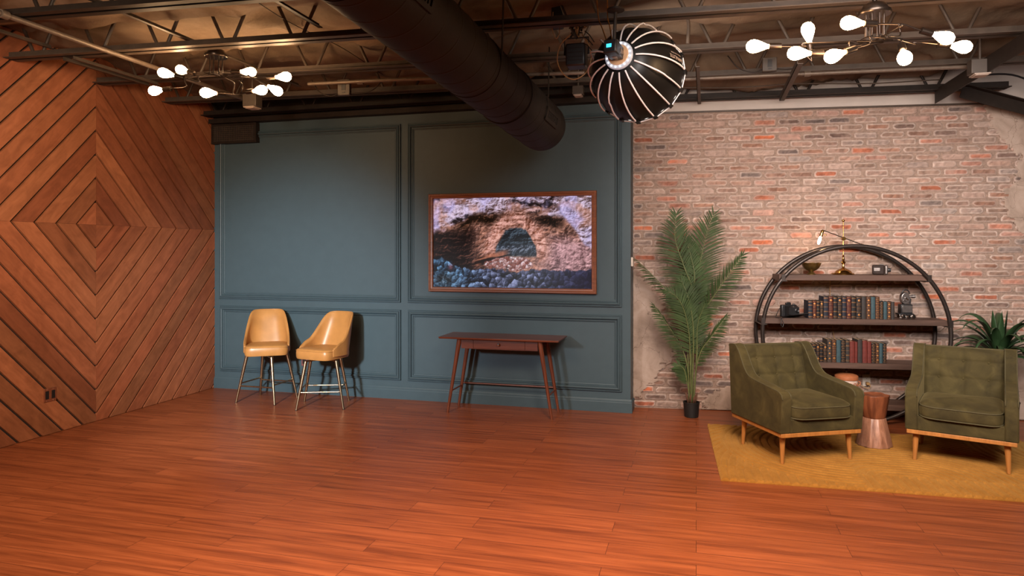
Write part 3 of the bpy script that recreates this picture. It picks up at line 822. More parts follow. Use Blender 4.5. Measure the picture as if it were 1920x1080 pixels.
# left: positions of the bulb centres in space, and the way each points
def cluster(loc, items):
    out = []
    for (c, d) in items:
        d = Vector(d).normalized(); c = Vector(c)
        out.append((c - d * 0.14 - Vector(loc), d))
    return out
LC = (-3.70, 4.646, 3.150)
left = [((-4.025, 4.455, 2.992), (-1.0, -0.45, 0.25)), ((-4.078, 4.70, 3.083), (-1, 0.1, 0.30)), ((-3.564, 4.89, 3.079), (0.8, 0.75, 0.10)), ((-3.196, 4.834, 3.001), (1, 0.28, 0.05)),
        ((-4.174, 4.519, 2.877), (-1, -0.05, -0.06)), ((-3.567, 4.372, 2.791), (-0.35, -1.0, -0.16)), ((-3.26, 4.61, 2.846), (0.95, -0.15, 0.0)), ((-3.262, 4.816, 2.889), (0.8, 0.3, -0.45))]
chandelier('eight-bulb bronze chandelier before the boarded wall corner', LC, cluster(LC, left), -0.15, 0.065)
RC = (0.997, 4.36, 2.972)
right = [((0.331, 4.232, 2.797), (-1, -0.15, 0.04)), ((0.640, 4.368, 2.907), (-0.10, 0.05, 1)), ((0.814, 4.104, 2.851), (-1, -0.30, 0.02)), ((0.545, 4.135, 2.713), (-1, -0.2, 0.02)),
         ((0.726, 4.08, 2.669), (-0.85, -0.45, -0.35)), ((1.105, 4.182, 2.661), (-0.1, -0.85, -0.75)), ((1.411, 4.524, 2.847), (0.9, 0.2, -0.30)), ((1.529, 4.607, 2.809), (1, 0.25, -0.10))]
chandelier('eight-bulb bronze chandelier high over the green armchairs', RC, cluster(RC, right), -0.155, 0.19)

# ------------------------------------------------------------------ studio softbox lamp
def softbox():
    apex = Vector((-0.483, 4.447, 2.863)); rimc = Vector((-0.379, 4.868, 2.806 + 0.005))
    ax = (rimc - apex).normalized()
    t = thing('studio_softbox', 'black umbrella-shaped studio softbox lamp hanging from the ceiling', 'studio light', tuple(apex))
    u = ax.cross(Vector((0, 0, 1))).normalized(); w = ax.cross(u)
    NR = 16; RR = 0.318; DEP = (rimc - apex).length
    def P(a, q, r=None):
        """q from 0 at the speed ring to 1 at the rim"""
        r0 = 0.075
        rr = r0 + (RR - r0) * (math.sin(q * PI / 2) ** 0.85) if r is None else r
        dd = 0.02 + (DEP - 0.02) * (1 - math.cos(q * PI / 2)) ** 0.9
        return ax * dd + (u * math.cos(a) + w * math.sin(a)) * rr
    b = MB(); MQ = 10
    cols = NR * 2
    ids = [[b.vert(P(2 * PI * j / cols, i / MQ) * 1.0 - ((u * math.cos(2 * PI * j / cols) + w * math.sin(2 * PI * j / cols)) * (0.012 * (i / MQ) if j % 2 else 0))) for j in range(cols)] for i in range(MQ + 1)]
    for i in range(MQ):
        for j in range(cols): b.face((ids[i][j], ids[i][(j + 1) % cols], ids[i + 1][(j + 1) % cols], ids[i + 1][j]))
    shell = b.build('softbox_shell', M['blackcloth'], t, smooth=R(60))
    # ribs: aluminium rods outside the cloth, a few of them with an open elbow
    for j in range(NR):
        a = 2 * PI * j / NR
        pts = []
        for i in range(0, 11):
            q = 0.04 + 0.86 * i / 10
            p = P(a, q); rad = (u * math.cos(a) + w * math.sin(a))
            lift = 0.008 + 0.012 * math.sin(q * PI)
            if j % 4 == 1 and 0.35 < q < 0.55: lift += 0.012
            pts.append(p + rad * lift - ax * 0.006)
        b = MB(); b.tube(pts, 0.0056, 8); b.build('rib_rod', M['rod'], t, smooth=1)
        # corner pocket at the rim
        e = P(a, 1.0); b = MB(); rad = (u * math.cos(a) + w * math.sin(a)); tg = ax.cross(rad)
        b.hexa([e + tg * x + rad * y - ax * 0.035 for x, y in ((-.014, -.004), (.014, -.004), (.014, .008), (-.014, .008))], [e + tg * x + rad * y + ax * 0.008 for x, y in ((-.014, -.004), (.014, -.004), (.014, .010), (-.014, .010))])
        b.build('rim_pocket', M['blackcloth'], t)
        # pale rim seam between the pockets
        e2 = P(a + 2 * PI / NR, 1.0)
        b = MB(); b.tube([e.lerp(e2, 0.10) + ax * 0.003, e.lerp(e2, 0.5) * 1.0 - (rad * 0.0) + ax * 0.003, e.lerp(e2, 0.90) + ax * 0.003], 0.0035, 6); b.build('rim_edge', M['rod'], t, smooth=1)
    # diffuser over the mouth
    b = MB(); c = b.vert(ax * (DEP - 0.015)); rg = [b.vert(P(2 * PI * j / cols, 1.0, RR * 0.97) - ax * 0.015) for j in range(cols)]
    for j in range(cols): b.face((c, rg[j], rg[(j + 1) % cols]))
    b.build('diffuser', M['diffuser'], t)
    # speed ring, lamp head
    b = MB(); b.lathe([(0.060, -0.014), (0.090, -0.012), (0.095, 0.0), (0.090, 0.016), (0.076, 0.018), (0.060, 0.010)], 40, (0, 0, 0), ax)
    ringo = b.build('speed_ring', M['silver'], t, smooth=R(40))
    b = MB()
    for j in range(16):
        a = 2 * PI * (j + 0.5) / 16; p = (u * math.cos(a) + w * math.sin(a)) * 0.079 - ax * 0.015
        b.sphere(p, 0.005, 8, 5)
    b.build('light_leak', M['ledring'], ringo)
    b = MB(); b.lathe([(0.0, -0.020), (0.068, -0.020), (0.070, -0.012), (0.0, -0.010)], 36, (0, 0, 0), ax); b.build('ring_plate', M['tanplate'], t, smooth=R(40))
    back = -ax
    uu = u; ww = w
    b = MB()
    def q8(d, sx, sz): return [back * d + uu * x * sx + ww * z * sz for x, z in ((-1, -1), (1, -1), (1, 1), (-1, 1))]
    b.hexa(q8(0.02, 0.040, 0.040), q8(0.17, 0.043, 0.043)); head = b.build('lamp_head', M['black'], t, bevel=0.008)
    b = MB(); b.lathe([(0.036, 0.015), (0.040, 0.02), (0.046, 0.085), (0.042, 0.09)], 28, (0, 0, 0), back); b.build('lens_barrel', M['greymetal'], t, smooth=R(40))
    b = MB(); b.hexa([back * 0.174 + uu * x + ww * z for x, z in ((-.020, -.012), (.012, -.012), (.012, .010), (-.020, .010))], [back * 0.1705 + uu * x + ww * z for x, z in ((-.020, -.012), (.012, -.012), (.012, .010), (-.020, .010))])
    b.build('display', M['screenblue'], head)
    # bracket on the top of the head, pole and safety wires up to the joist
    hp = back * 0.09 + Vector((0, 0, 0.05))
    b = MB(); b.lathe([(0.032, -0.012), (0.034, 0.0), (0.030, 0.012), (0.012, 0.02)], 20, hp); b.build('yoke', M['greymetal'], t, smooth=R(40))
    b = MB(); b.tube([hp + Vector((0, 0, 0.01)), hp + Vector((0.01, 0.0, 0.20))], 0.011, 12); b.lathe([(0.012, 0), (0.055, 0.010), (0.055, 0.022), (0.012, 0.03)], 20, hp + Vector((0.01, 0, 0.19))); b.build('hanging_pole', M['steeldark'], t, smooth=R(40))
    for k, x in enumerate((-0.06, -0.015)):
        b = MB(); b.tube(curve_pts([hp + Vector((x * 0.7, 0, 0.0)), hp + Vector((x * 1.1 - 0.01, 0, 0.10)), hp + Vector((x * 1.3 - 0.02, 0, 0.16)), hp + Vector((x * 1.5 - 0.02, 0, 0.30))], 6), 0.004, 6)
        b.build('safety_wire', M['brass'], t, smooth=1)
    # printed maker's name on the right-hand cloth, running towards the rim and upside down
    def text_on_shell(txt, size, a_c, q_c, flip=True):
        cu = bpy.data.curves.new('lettering', 'FONT'); cu.body = txt; cu.size = size; cu.align_x = 'CENTER'; cu.align_y = 'CENTER'; cu.resolution_u = 2
        to = bpy.data.objects.new('lettering', cu); COL.objects.link(to)
        dg = bpy.context.evaluated_depsgraph_get(); me = bpy.data.meshes.new_from_object(to.evaluated_get(dg)); bpy.data.objects.remove(to)
        mb = MB()
        mb.f = [tuple(p.vertices) for p in me.polygons]; mb.mi = [0] * len(mb.f)
        for v in me.vertices:
            x, y = v.co.x, v.co.y
            # the line runs along the ribs, from the rim towards the speed ring
            q = q_c - x / 0.46
            rr = (P(0, q) - ax * ax.dot(P(0, q))).length
            a = a_c + y / rr
            rad = (u * math.cos(a) + w * math.sin(a))
            mb.vert(P(a, q) + rad * 0.0045 - ax * 0.003)
        return mb.build('logo_print', M['logo'], shell)
    LA = LOGO_ANG
    text_on_shell('NANLITE', 0.034, LA, 0.74); text_on_shell('Softbox 60 PARA', 0.015, LA - 0.095, 0.74)
    return t, apex, rimc, ax
M['diffuser'] = emit('softbox_diffuser', (1.0, 0.90, 0.80, 1), 2.0)
LOGO_ANG = R(-9)
SB = softbox()

# ------------------------------------------------------------------ dark lamp with coiled cables left of the softbox
t = thing('stage_lamp', 'small black studio lamp with looped cables beside the duct', 'studio light', (-0.82, 4.80, 2.99))
b = MB(); b.box(-0.07, 0.07, -0.06, 0.07, -0.09, 0.07); b.build('lamp_body', M['black'], t, bevel=0.012)
b = MB()
for z in (-0.055, -0.03, 0.0, 0.03): b.box(-0.05, 0.05, -0.063, -0.058, z, z + 0.006)
b.build('cooling_slots', M['steeldark'], t)
b = MB(); b.tube([(-0.085, 0, 0), (-0.085, 0, 0.12), (0.085, 0, 0.12), (0.085, 0, 0)], 0.007, 8); b.build('yoke', M['black'], t)
b = MB(); b.tube([(0, 0, 0.12), (-0.06, 0.02, 0.24), (-0.13, 0.03, 0.40)], 0.012, 10); b.build('hanging_pole', M['steel'], t, smooth=1)
b = MB(); b.tube(curve_pts([(-0.03, -0.06, 0.13), (-0.10, -0.07, 0.06), (-0.125, -0.07, -0.05), (-0.08, -0.07, -0.15), (0.0, -0.07, -0.19), (0.085, -0.07, -0.14), (0.115, -0.07, -0.04), (0.095, -0.07, 0.05), (0.06, -0.06, 0.10)], 8), 0.004, 6)
b.build('cable_loop', M['cord'], t, smooth=1)
rr = random.Random(3)
for k in range(7):
    pts = [(rr.uniform(-.05, .06), rr.uniform(-.05, .05), rr.uniform(0.12, 0.27)) for _ in range(6)]
    b = MB(); b.tube(curve_pts(pts, 6), 0.0045, 6); b.build('cable_coil', M['steeldark'] if k % 3 else M['cord'], t, smooth=1)
b = MB(); b.tube(curve_pts([(-0.17, 0, 0.32), (-0.175, 0, 0.2), (-0.15, 0, 0.13), (-0.125, 0, 0.16), (-0.125, 0, 0.22)], 6), 0.003, 6); b.build('hook_wire', M['cord'], t, smooth=1)
b = MB(); b.box(-0.19, -0.11, 0.02, 0.10, 0.22, 0.42); b.build('power_box', M['black'], t, bevel=0.008)
for k, (a, c) in enumerate((((0.06, -0.08, 0.10), (0.13, -0.1, 0.03)), ((0.06, -0.06, 0.06), (0.12, -0.08, 0.0)), ((0.07, -0.08, 0.14), (0.14, -0.1, 0.05)))):
    b = MB(); b.tube(curve_pts([a, tuple((a[i] + c[i]) / 2 + (0.01 if i == 2 else 0) for i in range(3)), c], 5), 0.004, 6); b.build('loose_cable', M['steeldark'], t, smooth=1)
# ------------------------------------------------------------------ bar stools
def make_stool(label, loc, leg_rot, seat_rot):
    t = thing('bar_stool', label, 'stool', loc, 0, 'tan leather swivel stools')
    cr, sr = math.cos(leg_rot), math.sin(leg_rot)
    def rl(x, y, z): return (x * cr - y * sr, x * sr + y * cr, z)
    for sx in (-1, 1):
        for sy in (-1, 1):
            b = MB(); b.tube([rl(sx * 0.232, sy * 0.208, 0.002), rl(sx * 0.15, sy * 0.14, 0.482)], [0.0105, 0.0180], 14)
            l = b.build('leg', M['brassleg'], t, smooth=R(50))
            b = MB(); b.tube([rl(sx * 0.2325, sy * 0.2085, 0.0), rl(sx * 0.232, sy * 0.208, 0.006)], 0.0105, 12); b.build('foot_glide', M['black'], l)
    k = 0.84
    for (a, c, z) in (((-1, -1), (1, -1), 0.175), ((-1, 1), (1, 1), 0.175), ((-1, -1), (-1, 1), 0.20), ((1, -1), (1, 1), 0.20)):
        f = 1 - (z / 0.495)
        X = 0.15 + 0.082 * f; Y = 0.14 + 0.068 * f
        b = MB(); b.tube([rl(a[0] * X, a[1] * Y, z), rl(c[0] * X, c[1] * Y, z)], 0.0075, 10); b.build('footrest_rail', M['brassleg'], t, smooth=R(50))
    b = MB(); b.bar(rl(-0.155, -0.145, 0.482), rl(0.155, 0.145, 0.482), 0.035, 0.012); b.bar(rl(-0.155, 0.145, 0.482), rl(0.155, -0.145, 0.482), 0.035, 0.012)
    b.lathe([(0.10, 0.482), (0.10, 0.498), (0.09, 0.499)], 28); b.build('swivel_plate', M['brassleg'], t, smooth=R(50))
    cs, ss = math.cos(seat_rot), math.sin(seat_rot)
    def rs(x, y, z): return (x * cs - y * ss, x * ss + y * cs, z)
    # thick seat pad, rounded square, domed
    b = MB(); N = 40
    def outline(th, sc=1.0):
        e = 0.34
        c, s = math.cos(th), math.sin(th)
        x = math.copysign(abs(c) ** e, c); y = math.copysign(abs(s) ** e, s)
        wx = 0.222 - 0.018 * (y > 0) * y
        return x * wx * sc, y * 0.205 * sc
    prof = [(0.80, 0.498), (0.97, 0.499), (1.0, 0.517), (1.006, 0.552), (0.995, 0.580), (0.965, 0.594), (0.90, 0.602), (0.7, 0.609), (0.4, 0.612), (0.0, 0.613)]
    rings = []
    for sc, z in prof:
        if sc == 0: rings.append([b.vert(rs(0, 0, z))])
        else: rings.append([b.vert(rs(*outline(2 * PI * j / N, sc), z)) for j in range(N)])
    for A, B in zip(rings, rings[1:]):
        for j in range(N):
            if len(B) == 1: b.face((A[j], A[(j + 1) % N], B[0]))
            else: b.face((A[j], A[(j + 1) % N], B[(j + 1) % N], B[j]))
    b.face(rings[0][::-1])
    b.build('seat_cushion', M['leather'], t, smooth=R(60))
    b = MB(); b.tube([rs(*outline(2 * PI * j / N, 1.003), 0.585) for j in range(N)], 0.003, 6, closed=True); b.build('seat_seam', M['leather'], t, smooth=4)
    # bucket backrest: a shell wrapping round the rear of the seat, its top edge falling towards the arms
    b = MB(); NU, NV = 64, 12
    QX = [0, .2, .3, .38, .45, .52, .6, .7, .8, .9, 1.0, 1.1]; QD = [0, .001, .005, .016, .042, .088, .150, .222, .282, .324, .345, .35]
    def drop(q): return sum(float(np.interp(abs(q + d), QX, QD)) for d in (-.04, -.02, 0, .02, .04)) / 5
    def sh(u, v, off=0.0):
        ph = (u - 0.5) * 2           # -1..1 across, wraps the sides
        a = ph * R(112)
        # plan: rounded horseshoe, from one arm tip round the back to the other
        e = 0.62
        c, s = math.sin(a), math.cos(a)
        x = math.copysign(abs(c) ** e, c) * (0.232 + off); y = math.copysign(abs(s) ** e, s) * (0.205 + off)
        q = abs(ph)
        top = 0.945 - drop(q)
        bot = 0.515 + 0.012 * q
        z = bot + (top - bot) * v
        lean = max(0, (z - 0.56)) * 0.27
        narrow = 1 - 0.26 * max(0, z - 0.60)
        return x * narrow, y + lean * max(0.0, s + 0.25), z
    TH = 0.028
    fo = []; fi = []
    for i in range(NU + 1):
        A = []; B = []
        for j in range(NV + 1):
            u = i / NU; v = j / NV
            tp = 1.0 - 0.5 * max(0, (v - 0.8) / 0.2) ** 2
            A.append(b.vert(rs(*sh(u, v, 0.004)))); B.append(b.vert(rs(*sh(u, v, 0.004 - TH * tp))))
        fo.append(A); fi.append(B)
    for i in range(NU):
        for j in range(NV):
            b.face((fo[i][j], fo[i][j + 1], fo[i + 1][j + 1], fo[i + 1][j])); b.face((fi[i][j], fi[i + 1][j], fi[i + 1][j + 1], fi[i][j + 1]))
        b.face((fo[i][NV], fi[i][NV], fi[i + 1][NV], fo[i + 1][NV])); b.face((fo[i][0], fo[i + 1][0], fi[i + 1][0], fi[i][0]))
    for j in range(NV):
        b.face((fo[0][j], fi[0][j], fi[0][j + 1], fo[0][j + 1])); b.face((fo[NU][j], fo[NU][j + 1], fi[NU][j + 1], fi[NU][j]))
    bk = fix_normals(b.build('backrest', M['leather'], t, bevel=0.006, seg=3)); bk.data.shade_smooth()
    b = MB(); pts = []
    for i in range(1, NU):
        p = Vector(rs(*sh(i / NU, 1.0, 0.004))); q = Vector(rs(*sh(i / NU, 1.0, 0.004 - TH * 0.5))); pts.append((p + q) / 2 + Vector((0, 0, 0.001)))
    b.tube(pts, 0.0045, 8); b.build('back_piping', M['leather'], bk, smooth=4)
    return t
make_stool('tan leather bar stool facing straight out, nearer the boarded wall', (-4.443, 6.385, 0), R(0), R(33))
make_stool('tan leather bar stool turned sideways, nearer the console table', (-3.720, 6.305, 0), R(21), R(-11))

# ------------------------------------------------------------------ console table
t = thing('console_table', 'walnut console table with one drawer on splayed round legs under the picture', 'table', (-1.847, 6.51, 0))
X0, X1, Y0, Y1 = -0.605, 0.605, -0.215, 0.215
b = MB(); b.hexa([(X0 + 0.008, Y0 + 0.006, 0.735), (X1 - 0.008, Y0 + 0.006, 0.735), (X1 - 0.008, Y1, 0.735), (X0 + 0.008, Y1, 0.735)], [(X0, Y0, 0.753), (X1, Y0, 0.753), (X1, Y1, 0.753), (X0, Y1, 0.753)])
b.build('table_top', M['walnut'], t, bevel=0.003)
AX = 0.385
b = MB(); b.box(-AX, -0.262, -0.155, -0.137, 0.640, 0.735); b.box(0.262, AX, -0.155, -0.137, 0.640, 0.735); b.box(-0.262, 0.262, -0.153, -0.137, 0.638, 0.645); b.box(-0.262, 0.262, -0.153, -0.137, 0.731, 0.735)
b.box(-AX, AX, 0.137, 0.155, 0.640, 0.735); b.box(-AX, -AX + 0.018, -0.137, 0.137, 0.640, 0.735); b.box(AX - 0.018, AX, -0.137, 0.137, 0.640, 0.735)
b.box(-AX + 0.018, AX - 0.018, -0.10, 0.137, 0.640, 0.646)
b.build('apron', M['walnut'], t)
b = MB(); b.box(-0.2595, 0.2595, -0.1565, -0.140, 0.6465, 0.7295); dr = b.build('drawer', M['walnut'], t, bevel=0.0015)
b = MB(); b.lathe([(0.006, 0), (0.005, 0.012), (0.012, 0.018), (0.014, 0.024), (0.010, 0.030), (0, 0.031)], 20, (0, -0.1565, 0.690), (0, -1, 0)); b.build('knob', M['chrome'], dr, smooth=R(40))
for sx in (-1, 1):
    for sy in (-1, 1):
        b = MB(); b.tube([(sx * 0.525, sy * 0.163, 0.0), (sx * 0.405, sy * 0.148, 0.737)], [0.0125, 0.0235], 18); b.build('leg', M['walnutleg'], t, smooth=R(50))
def legp(sx, sy, z): f = z / 0.737; return (sx * (0.525 - 0.12 * f), sy * (0.163 - 0.015 * f), z)
for sx in (-1, 1):
    b = MB(); b.tube([legp(sx, -1, 0.215), legp(sx, 1, 0.215)], 0.0075, 10); b.build('side_stretcher', M['walnutleg'], t, smooth=R(50))
b = MB(); p = legp(-1, 1, 0.24); q = legp(1, 1, 0.24); b.tube([p, q], 0.0075, 10); b.build('back_stretcher', M['walnut'], t, smooth=R(50))

# ------------------------------------------------------------------ framed screen with a cave photograph
def cave_image(W, H):
    rs_ = np.random.RandomState(11)
    yy, xx = np.mgrid[0:H, 0:W]; u = xx / (W - 1.0); v = yy / (H - 1.0)
    asp = 1.82
    def vnoise(px, py, seed):
        xi = np.floor(px).astype(int); yi = np.floor(py).astype(int); fx = px - xi; fy = py - yi
        fx = fx * fx * (3 - 2 * fx); fy = fy * fy * (3 - 2 * fy)
        def h(a, c): return ((np.sin(a * 127.1 + c * 311.7 + seed * 74.7) * 43758.5453) % 1.0)
        return (h(xi, yi) * (1 - fx) + h(xi + 1, yi) * fx) * (1 - fy) + (h(xi, yi + 1) * (1 - fx) + h(xi + 1, yi + 1) * fx) * fy
    def fbm(px, py, seed, o=5):
        r = 0; a = 0.5; t_ = 0
        for k in range(o): r = r + a * vnoise(px * 2 ** k, py * 2 ** k, seed + k); t_ += a; a *= 0.55
        return r / t_
    def ridged(px, py, seed, o=5):
        r = 0; a = 0.5; t_ = 0
        for k in range(o): r = r + a * (1 - abs(2 * vnoise(px * 2 ** k, py * 2 ** k, seed + k) - 1)); t_ += a; a *= 0.55
        return r / t_
    def vor(px, py, seed, n):
        P = rs_.rand(n, 2) * np.array([px.max() + .01, py.max() + .01]); sh = rs_.rand(n)
        d1 = np.full(px.shape, 9.0); d2 = np.full(px.shape, 9.0); c = np.zeros(px.shape); ny = np.zeros(px.shape)
        for i in range(n):
            d = np.hypot(px - P[i, 0], py - P[i, 1]); m = d < d1
            d2 = np.where(m, d1, np.minimum(d2, d)); c = np.where(m, sh[i], c); ny = np.where(m, py - P[i, 1] + 0.6 * (px - P[i, 0]), ny); d1 = np.where(m, d, d1)
        return d1, d2 - d1, c, ny
    def sm(e0, e1, x): t_ = np.clip((x - e0) / (e1 - e0), 0, 1); return t_ * t_ * (3 - 2 * t_)
    X = u * asp; wx = X + 0.05 * (fbm(X * 6, v * 6, 1) - .5); wv = v + 0.09 * (fbm(X * 6, v * 6, 5) - .5)
    C = lambda r, g, b_: np.array([r, g, b_], float)[None, None, :] * np.ones((H, W, 1))
    L = lambda a, c, m: a * (1 - m[..., None]) + c * m[..., None]
    f1 = fbm(X * 9, v * 9, 20); f2 = ridged(X * 5, v * 11, 30); f3 = fbm(X * 40, v * 40, 40, 3); f4 = ridged(X * 16, v * 16, 44, 4)
    def relief(h, k):
        gy, gx = np.gradient(h); return np.clip(0.5 - k * (gx * 0.6 + gy), 0, 1)
    wx2 = X + 0.16 * (fbm(X * 3, v * 3, 101) - .5); wv2 = v + 0.16 * (fbm(X * 3, v * 3, 131) - .5)
    h1 = ridged(wx2 * 5, wv2 * 7, 150, 6); h2 = ridged(wx2 * 13 + 3, wv2 * 13, 170, 5); h3 = ridged(wx2 * 2.6, wv2 * 4.4 + 2, 190, 6)
    sh1 = relief(h1, 9.0); sh2 = relief(h2, 5.0); sh3 = relief(h3, 13.0)
    # warm cave wall
    img = L(C(.26, .17, .14), C(.80, .58, .46), sm(.25, .75, .55 * sh1 + .45 * f1)); img = L(img, C(.92, .74, .64), sm(.5, .8, sh2) * .45)
    # pinkish right-hand wall
    m = sm(.62, .80, u) * sm(.36, .55, wv); img = L(img, L(C(.38, .27, .26), C(.90, .72, .68), sm(.2, .8, .5 * sh2 + .5 * fbm(X * 14, v * 9, 60))), m)
    m = sm(.55, .72, u) * sm(.80, .62, u) * sm(.36, .5, v) * sm(.72, .55, v); img = L(img, L(C(.55, .36, .25), C(.97, .80, .66), sm(.3, .75, .5 * sh2 + .5 * f1)), m * .8)
    # dark brown left-hand wall
    m = sm(.36, .20, u) * sm(.30, .42, wv); img = L(img, L(C(.085, .065, .075), C(.40, .27, .22), sm(.45, .95, .6 * sh1 + .4 * sh2)), m * .95)
    # pale roof: lilac-white and tan rock with deep creases
    slab = L(C(.36, .27, .25), C(.86, .80, .83), sm(.24, .66, .65 * sh3 + .35 * sh2)); slab = L(slab, C(.82, .58, .44), sm(.50, .68, fbm(X * 4, v * 5, 70)) * .5)
    slab = L(slab, C(.10, .08, .09), sm(.24, .08, abs(h3 - .52) * 1.6 + .12 * h2) * .9); slab = L(slab, C(.78, .77, .95), sm(.45, .7, fbm(X * 5, v * 4, 210)) * .5)
    edge = .31 - .13 * np.sin(np.clip(u, 0, 1) * PI) + .26 * sm(.80, 1.0, u) + 0.10 * sm(.25, .0, u) + .10 * (fbm(X * 7, v * 3, 220) - .5)
    m = sm(edge + .02, edge - .04, wv); img = L(img, slab, m)
    # dark overhang under the roof
    arc = edge + .045; m = np.exp(-((wv - arc) / .055) ** 2) * sm(.10, .22, u) * sm(.90, .74, u)
    img = L(img, L(C(.08, .06, .055), C(.42, .28, .20), sm(.5, .95, sh2)), np.clip(m * 1.1, 0, .93))
    # glowing arch around the mouth
    dx = (u - .545) / .125 / np.where(u < .545, 1.12, .95); rr = np.sqrt(dx ** 2 + ((wv - .66) / .33) ** 2) + .10 * (fbm(X * 9, v * 9, 230) - .5)
    m = np.exp(-((rr - 1.30) / .26) ** 2) * sm(.74, .60, v); img = L(img, L(C(.46, .26, .17), C(.98, .76, .66), sm(.25, .75, .5 * sh2 + .5 * f4)), np.clip(m, 0, .85))
    # the mouth: slate boulders in shade
    inner = L(C(.08, .10, .12), C(.34, .40, .42), sm(.35, .8, .6 * sh1 + .4 * fbm(X * 7, v * 6, 80))); inner = L(inner, L(C(.16, .19, .22), C(.50, .54, .56), sm(.4, .8, sh2)), sm(.50, .55, v) * sm(.66, .58, v))
    m = sm(1.05, .97, rr) * sm(.68, .63, v); img = L(img, inner, m)
    # slanting ledge
    m = sm(.075, .02, abs((v - .675) + .45 * (u - .37))) * sm(.25, .31, u) * sm(.52, .44, u); img = L(img, L(C(.13, .08, .07), C(.70, .46, .34), sm(.4, .75, vnoise(X * 6, (v + .45 * u) * 62, 90))), m * .92)
    r0 = int(H * .60)
    def stones(seed, n, lo, hi):
        d1, ed, c, ny = vor(wx[r0:], wv[r0:] - .60, seed, n); fac = np.clip(.5 + 11.0 * ny * (.5 + c), 0, 1)
        st = np.zeros((H, W, 3)); q = L(lo[r0:], hi[r0:], sm(.15, 1.0, .40 * c + .60 * (1 - fac) * (.5 + .9 * sh2[r0:]))); st[r0:] = q * (1 - .35 * sm(.005, 0, ed))[..., None]
        return st
    heap = stones(5, 900, C(.48, .24, .18), C(1.05, 1.0, .96))
    hp = ((u - .49) / .16) ** 2 + ((wv - .725) / .080) ** 2 + .5 * (fbm(X * 12, v * 12, 240) - .5); img = L(img, heap, sm(1.05, .8, hp))
    rub = stones(6, 420, C(.075, .08, .12), C(.64, .68, .78)); rub = L(rub, rub * np.array([.8, 1.05, 1.05]), sm(.45, .05, u)); rub = L(rub, C(.10, .095, .20), sm(.60, .95, u) * .70)
    rub2 = stones(7, 1100, C(.10, .10, .16), C(.50, .50, .60)); rub = L(rub, rub2, sm(.86, .78, v) * sm(.2, .5, u) * .8)
    be = .79 - .13 * sm(.35, .0, u) + .05 * sm(.30, .5, u) * sm(.72, .5, u) + .03 * np.sin(u * 9); m = sm(be - .006, be + .010, wv + .06 * (fbm(X * 20, v * 20, 250) - .5)); img = L(img, rub, m)
    m = np.exp(-(((u - .115) / .018) ** 2 + ((v - .775) / .035) ** 2)); img = L(img, C(.66, .38, .38), m * .6)
    m = np.exp(-(((u - .18) / .045) ** 2 + ((v - .86) / .06) ** 2)); img = L(img, C(.50, .70, .82), m * .5 * sm(.35, .7, sh2))
    m = np.exp(-(((u - .07) / .07) ** 2 + ((v - .92) / .10) ** 2)); img = L(img, L(C(.10, .16, .17), C(.42, .46, .46), sm(.4, .8, vnoise(X * 90, v * 90, 260))), m * .7)
    img = img * (.80 + .40 * f3)[..., None]
    img = ((img - .40) * 1.15 + .385) * np.array([.99, .97, 1.06])
    return np.clip(img, 0, 1)
t = thing('framed_screen', 'wooden framed wall screen showing a rocky cave picture', 'picture', (-1.847, YB - 0.004, 1.683))
FW, FH = 0.892, 0.515
t.rotation_euler = (0, R(-0.0), 0)
b = MB(); rings = []
for d, h in [(0, 0.0), (0, 0.042), (0.006, 0.050), (0.020, 0.050), (0.024, 0.044), (0.028, 0.046), (0.044, 0.044), (0.050, 0.034), (0.050, 0.018)]:
    rings.append([b.vert(p) for p in ((-FW + d, 0.006 - h, -FH + d), (FW - d, 0.006 - h, -FH + d), (FW - d, 0.006 - h, FH - d), (-FW + d, 0.006 - h, FH - d))])
for A, B in zip(rings, rings[1:]):
    for k in range(4): b.face((A[k], A[(k + 1) % 4], B[(k + 1) % 4], B[k]))
fr = b.build('frame', M['frame'], t)
# row of beads round the frame
b = MB()
n = 74
for i in range(n):
    x = -FW + 0.013 + (2 * FW - 0.026) * (i + .5) / n
    for z in (-FH + 0.013, FH - 0.013): b.box(x - 0.005, x + 0.005, -0.0475, -0.043, z - 0.003, z + 0.003)
n = 43
for i in range(n):
    z = -FH + 0.013 + (2 * FH - 0.026) * (i + .5) / n
    for x in (-FW + 0.013, FW - 0.013): b.box(x - 0.003, x + 0.003, -0.0475, -0.043, z - 0.005, z + 0.005)
b.build('beading', M['frame'], fr)
W_, H_ = 420, 236
img = cave_image(W_ + 1, H_ + 1)
lin = np.where(img <= 0.04045, img / 12.92, ((img + 0.055) / 1.055) ** 2.4)
b = MB(); IW, IH = FW - 0.048, FH - 0.048
vs = [(-IW + 2 * IW * i / W_, -0.0125, IH - 2 * IH * j / H_) for j in range(H_ + 1) for i in range(W_ + 1)]
b.v = vs; b.usecol = True; b.col = [(float(c[0]), float(c[1]), float(c[2]), 1) for c in lin.reshape(-1, 3)]
b.f = [(j * (W_ + 1) + i, (j + 1) * (W_ + 1) + i, (j + 1) * (W_ + 1) + i + 1, j * (W_ + 1) + i + 1) for j in range(H_) for i in range(W_)]
b.mi = [0] * len(b.f)
ts = NT('screen_picture'); at = ts.n.new('ShaderNodeAttribute'); at.attribute_name = 'Col'
ts.base((0.01, 0.01, 0.01, 1)); ts.link(at.outputs['Color'], ts.b.inputs['Emission Color']); ts.set(Emission_Strength=0.80, Roughness=0.3, Specular_IOR_Level=0.3)
b.build('screen', ts.m, t)

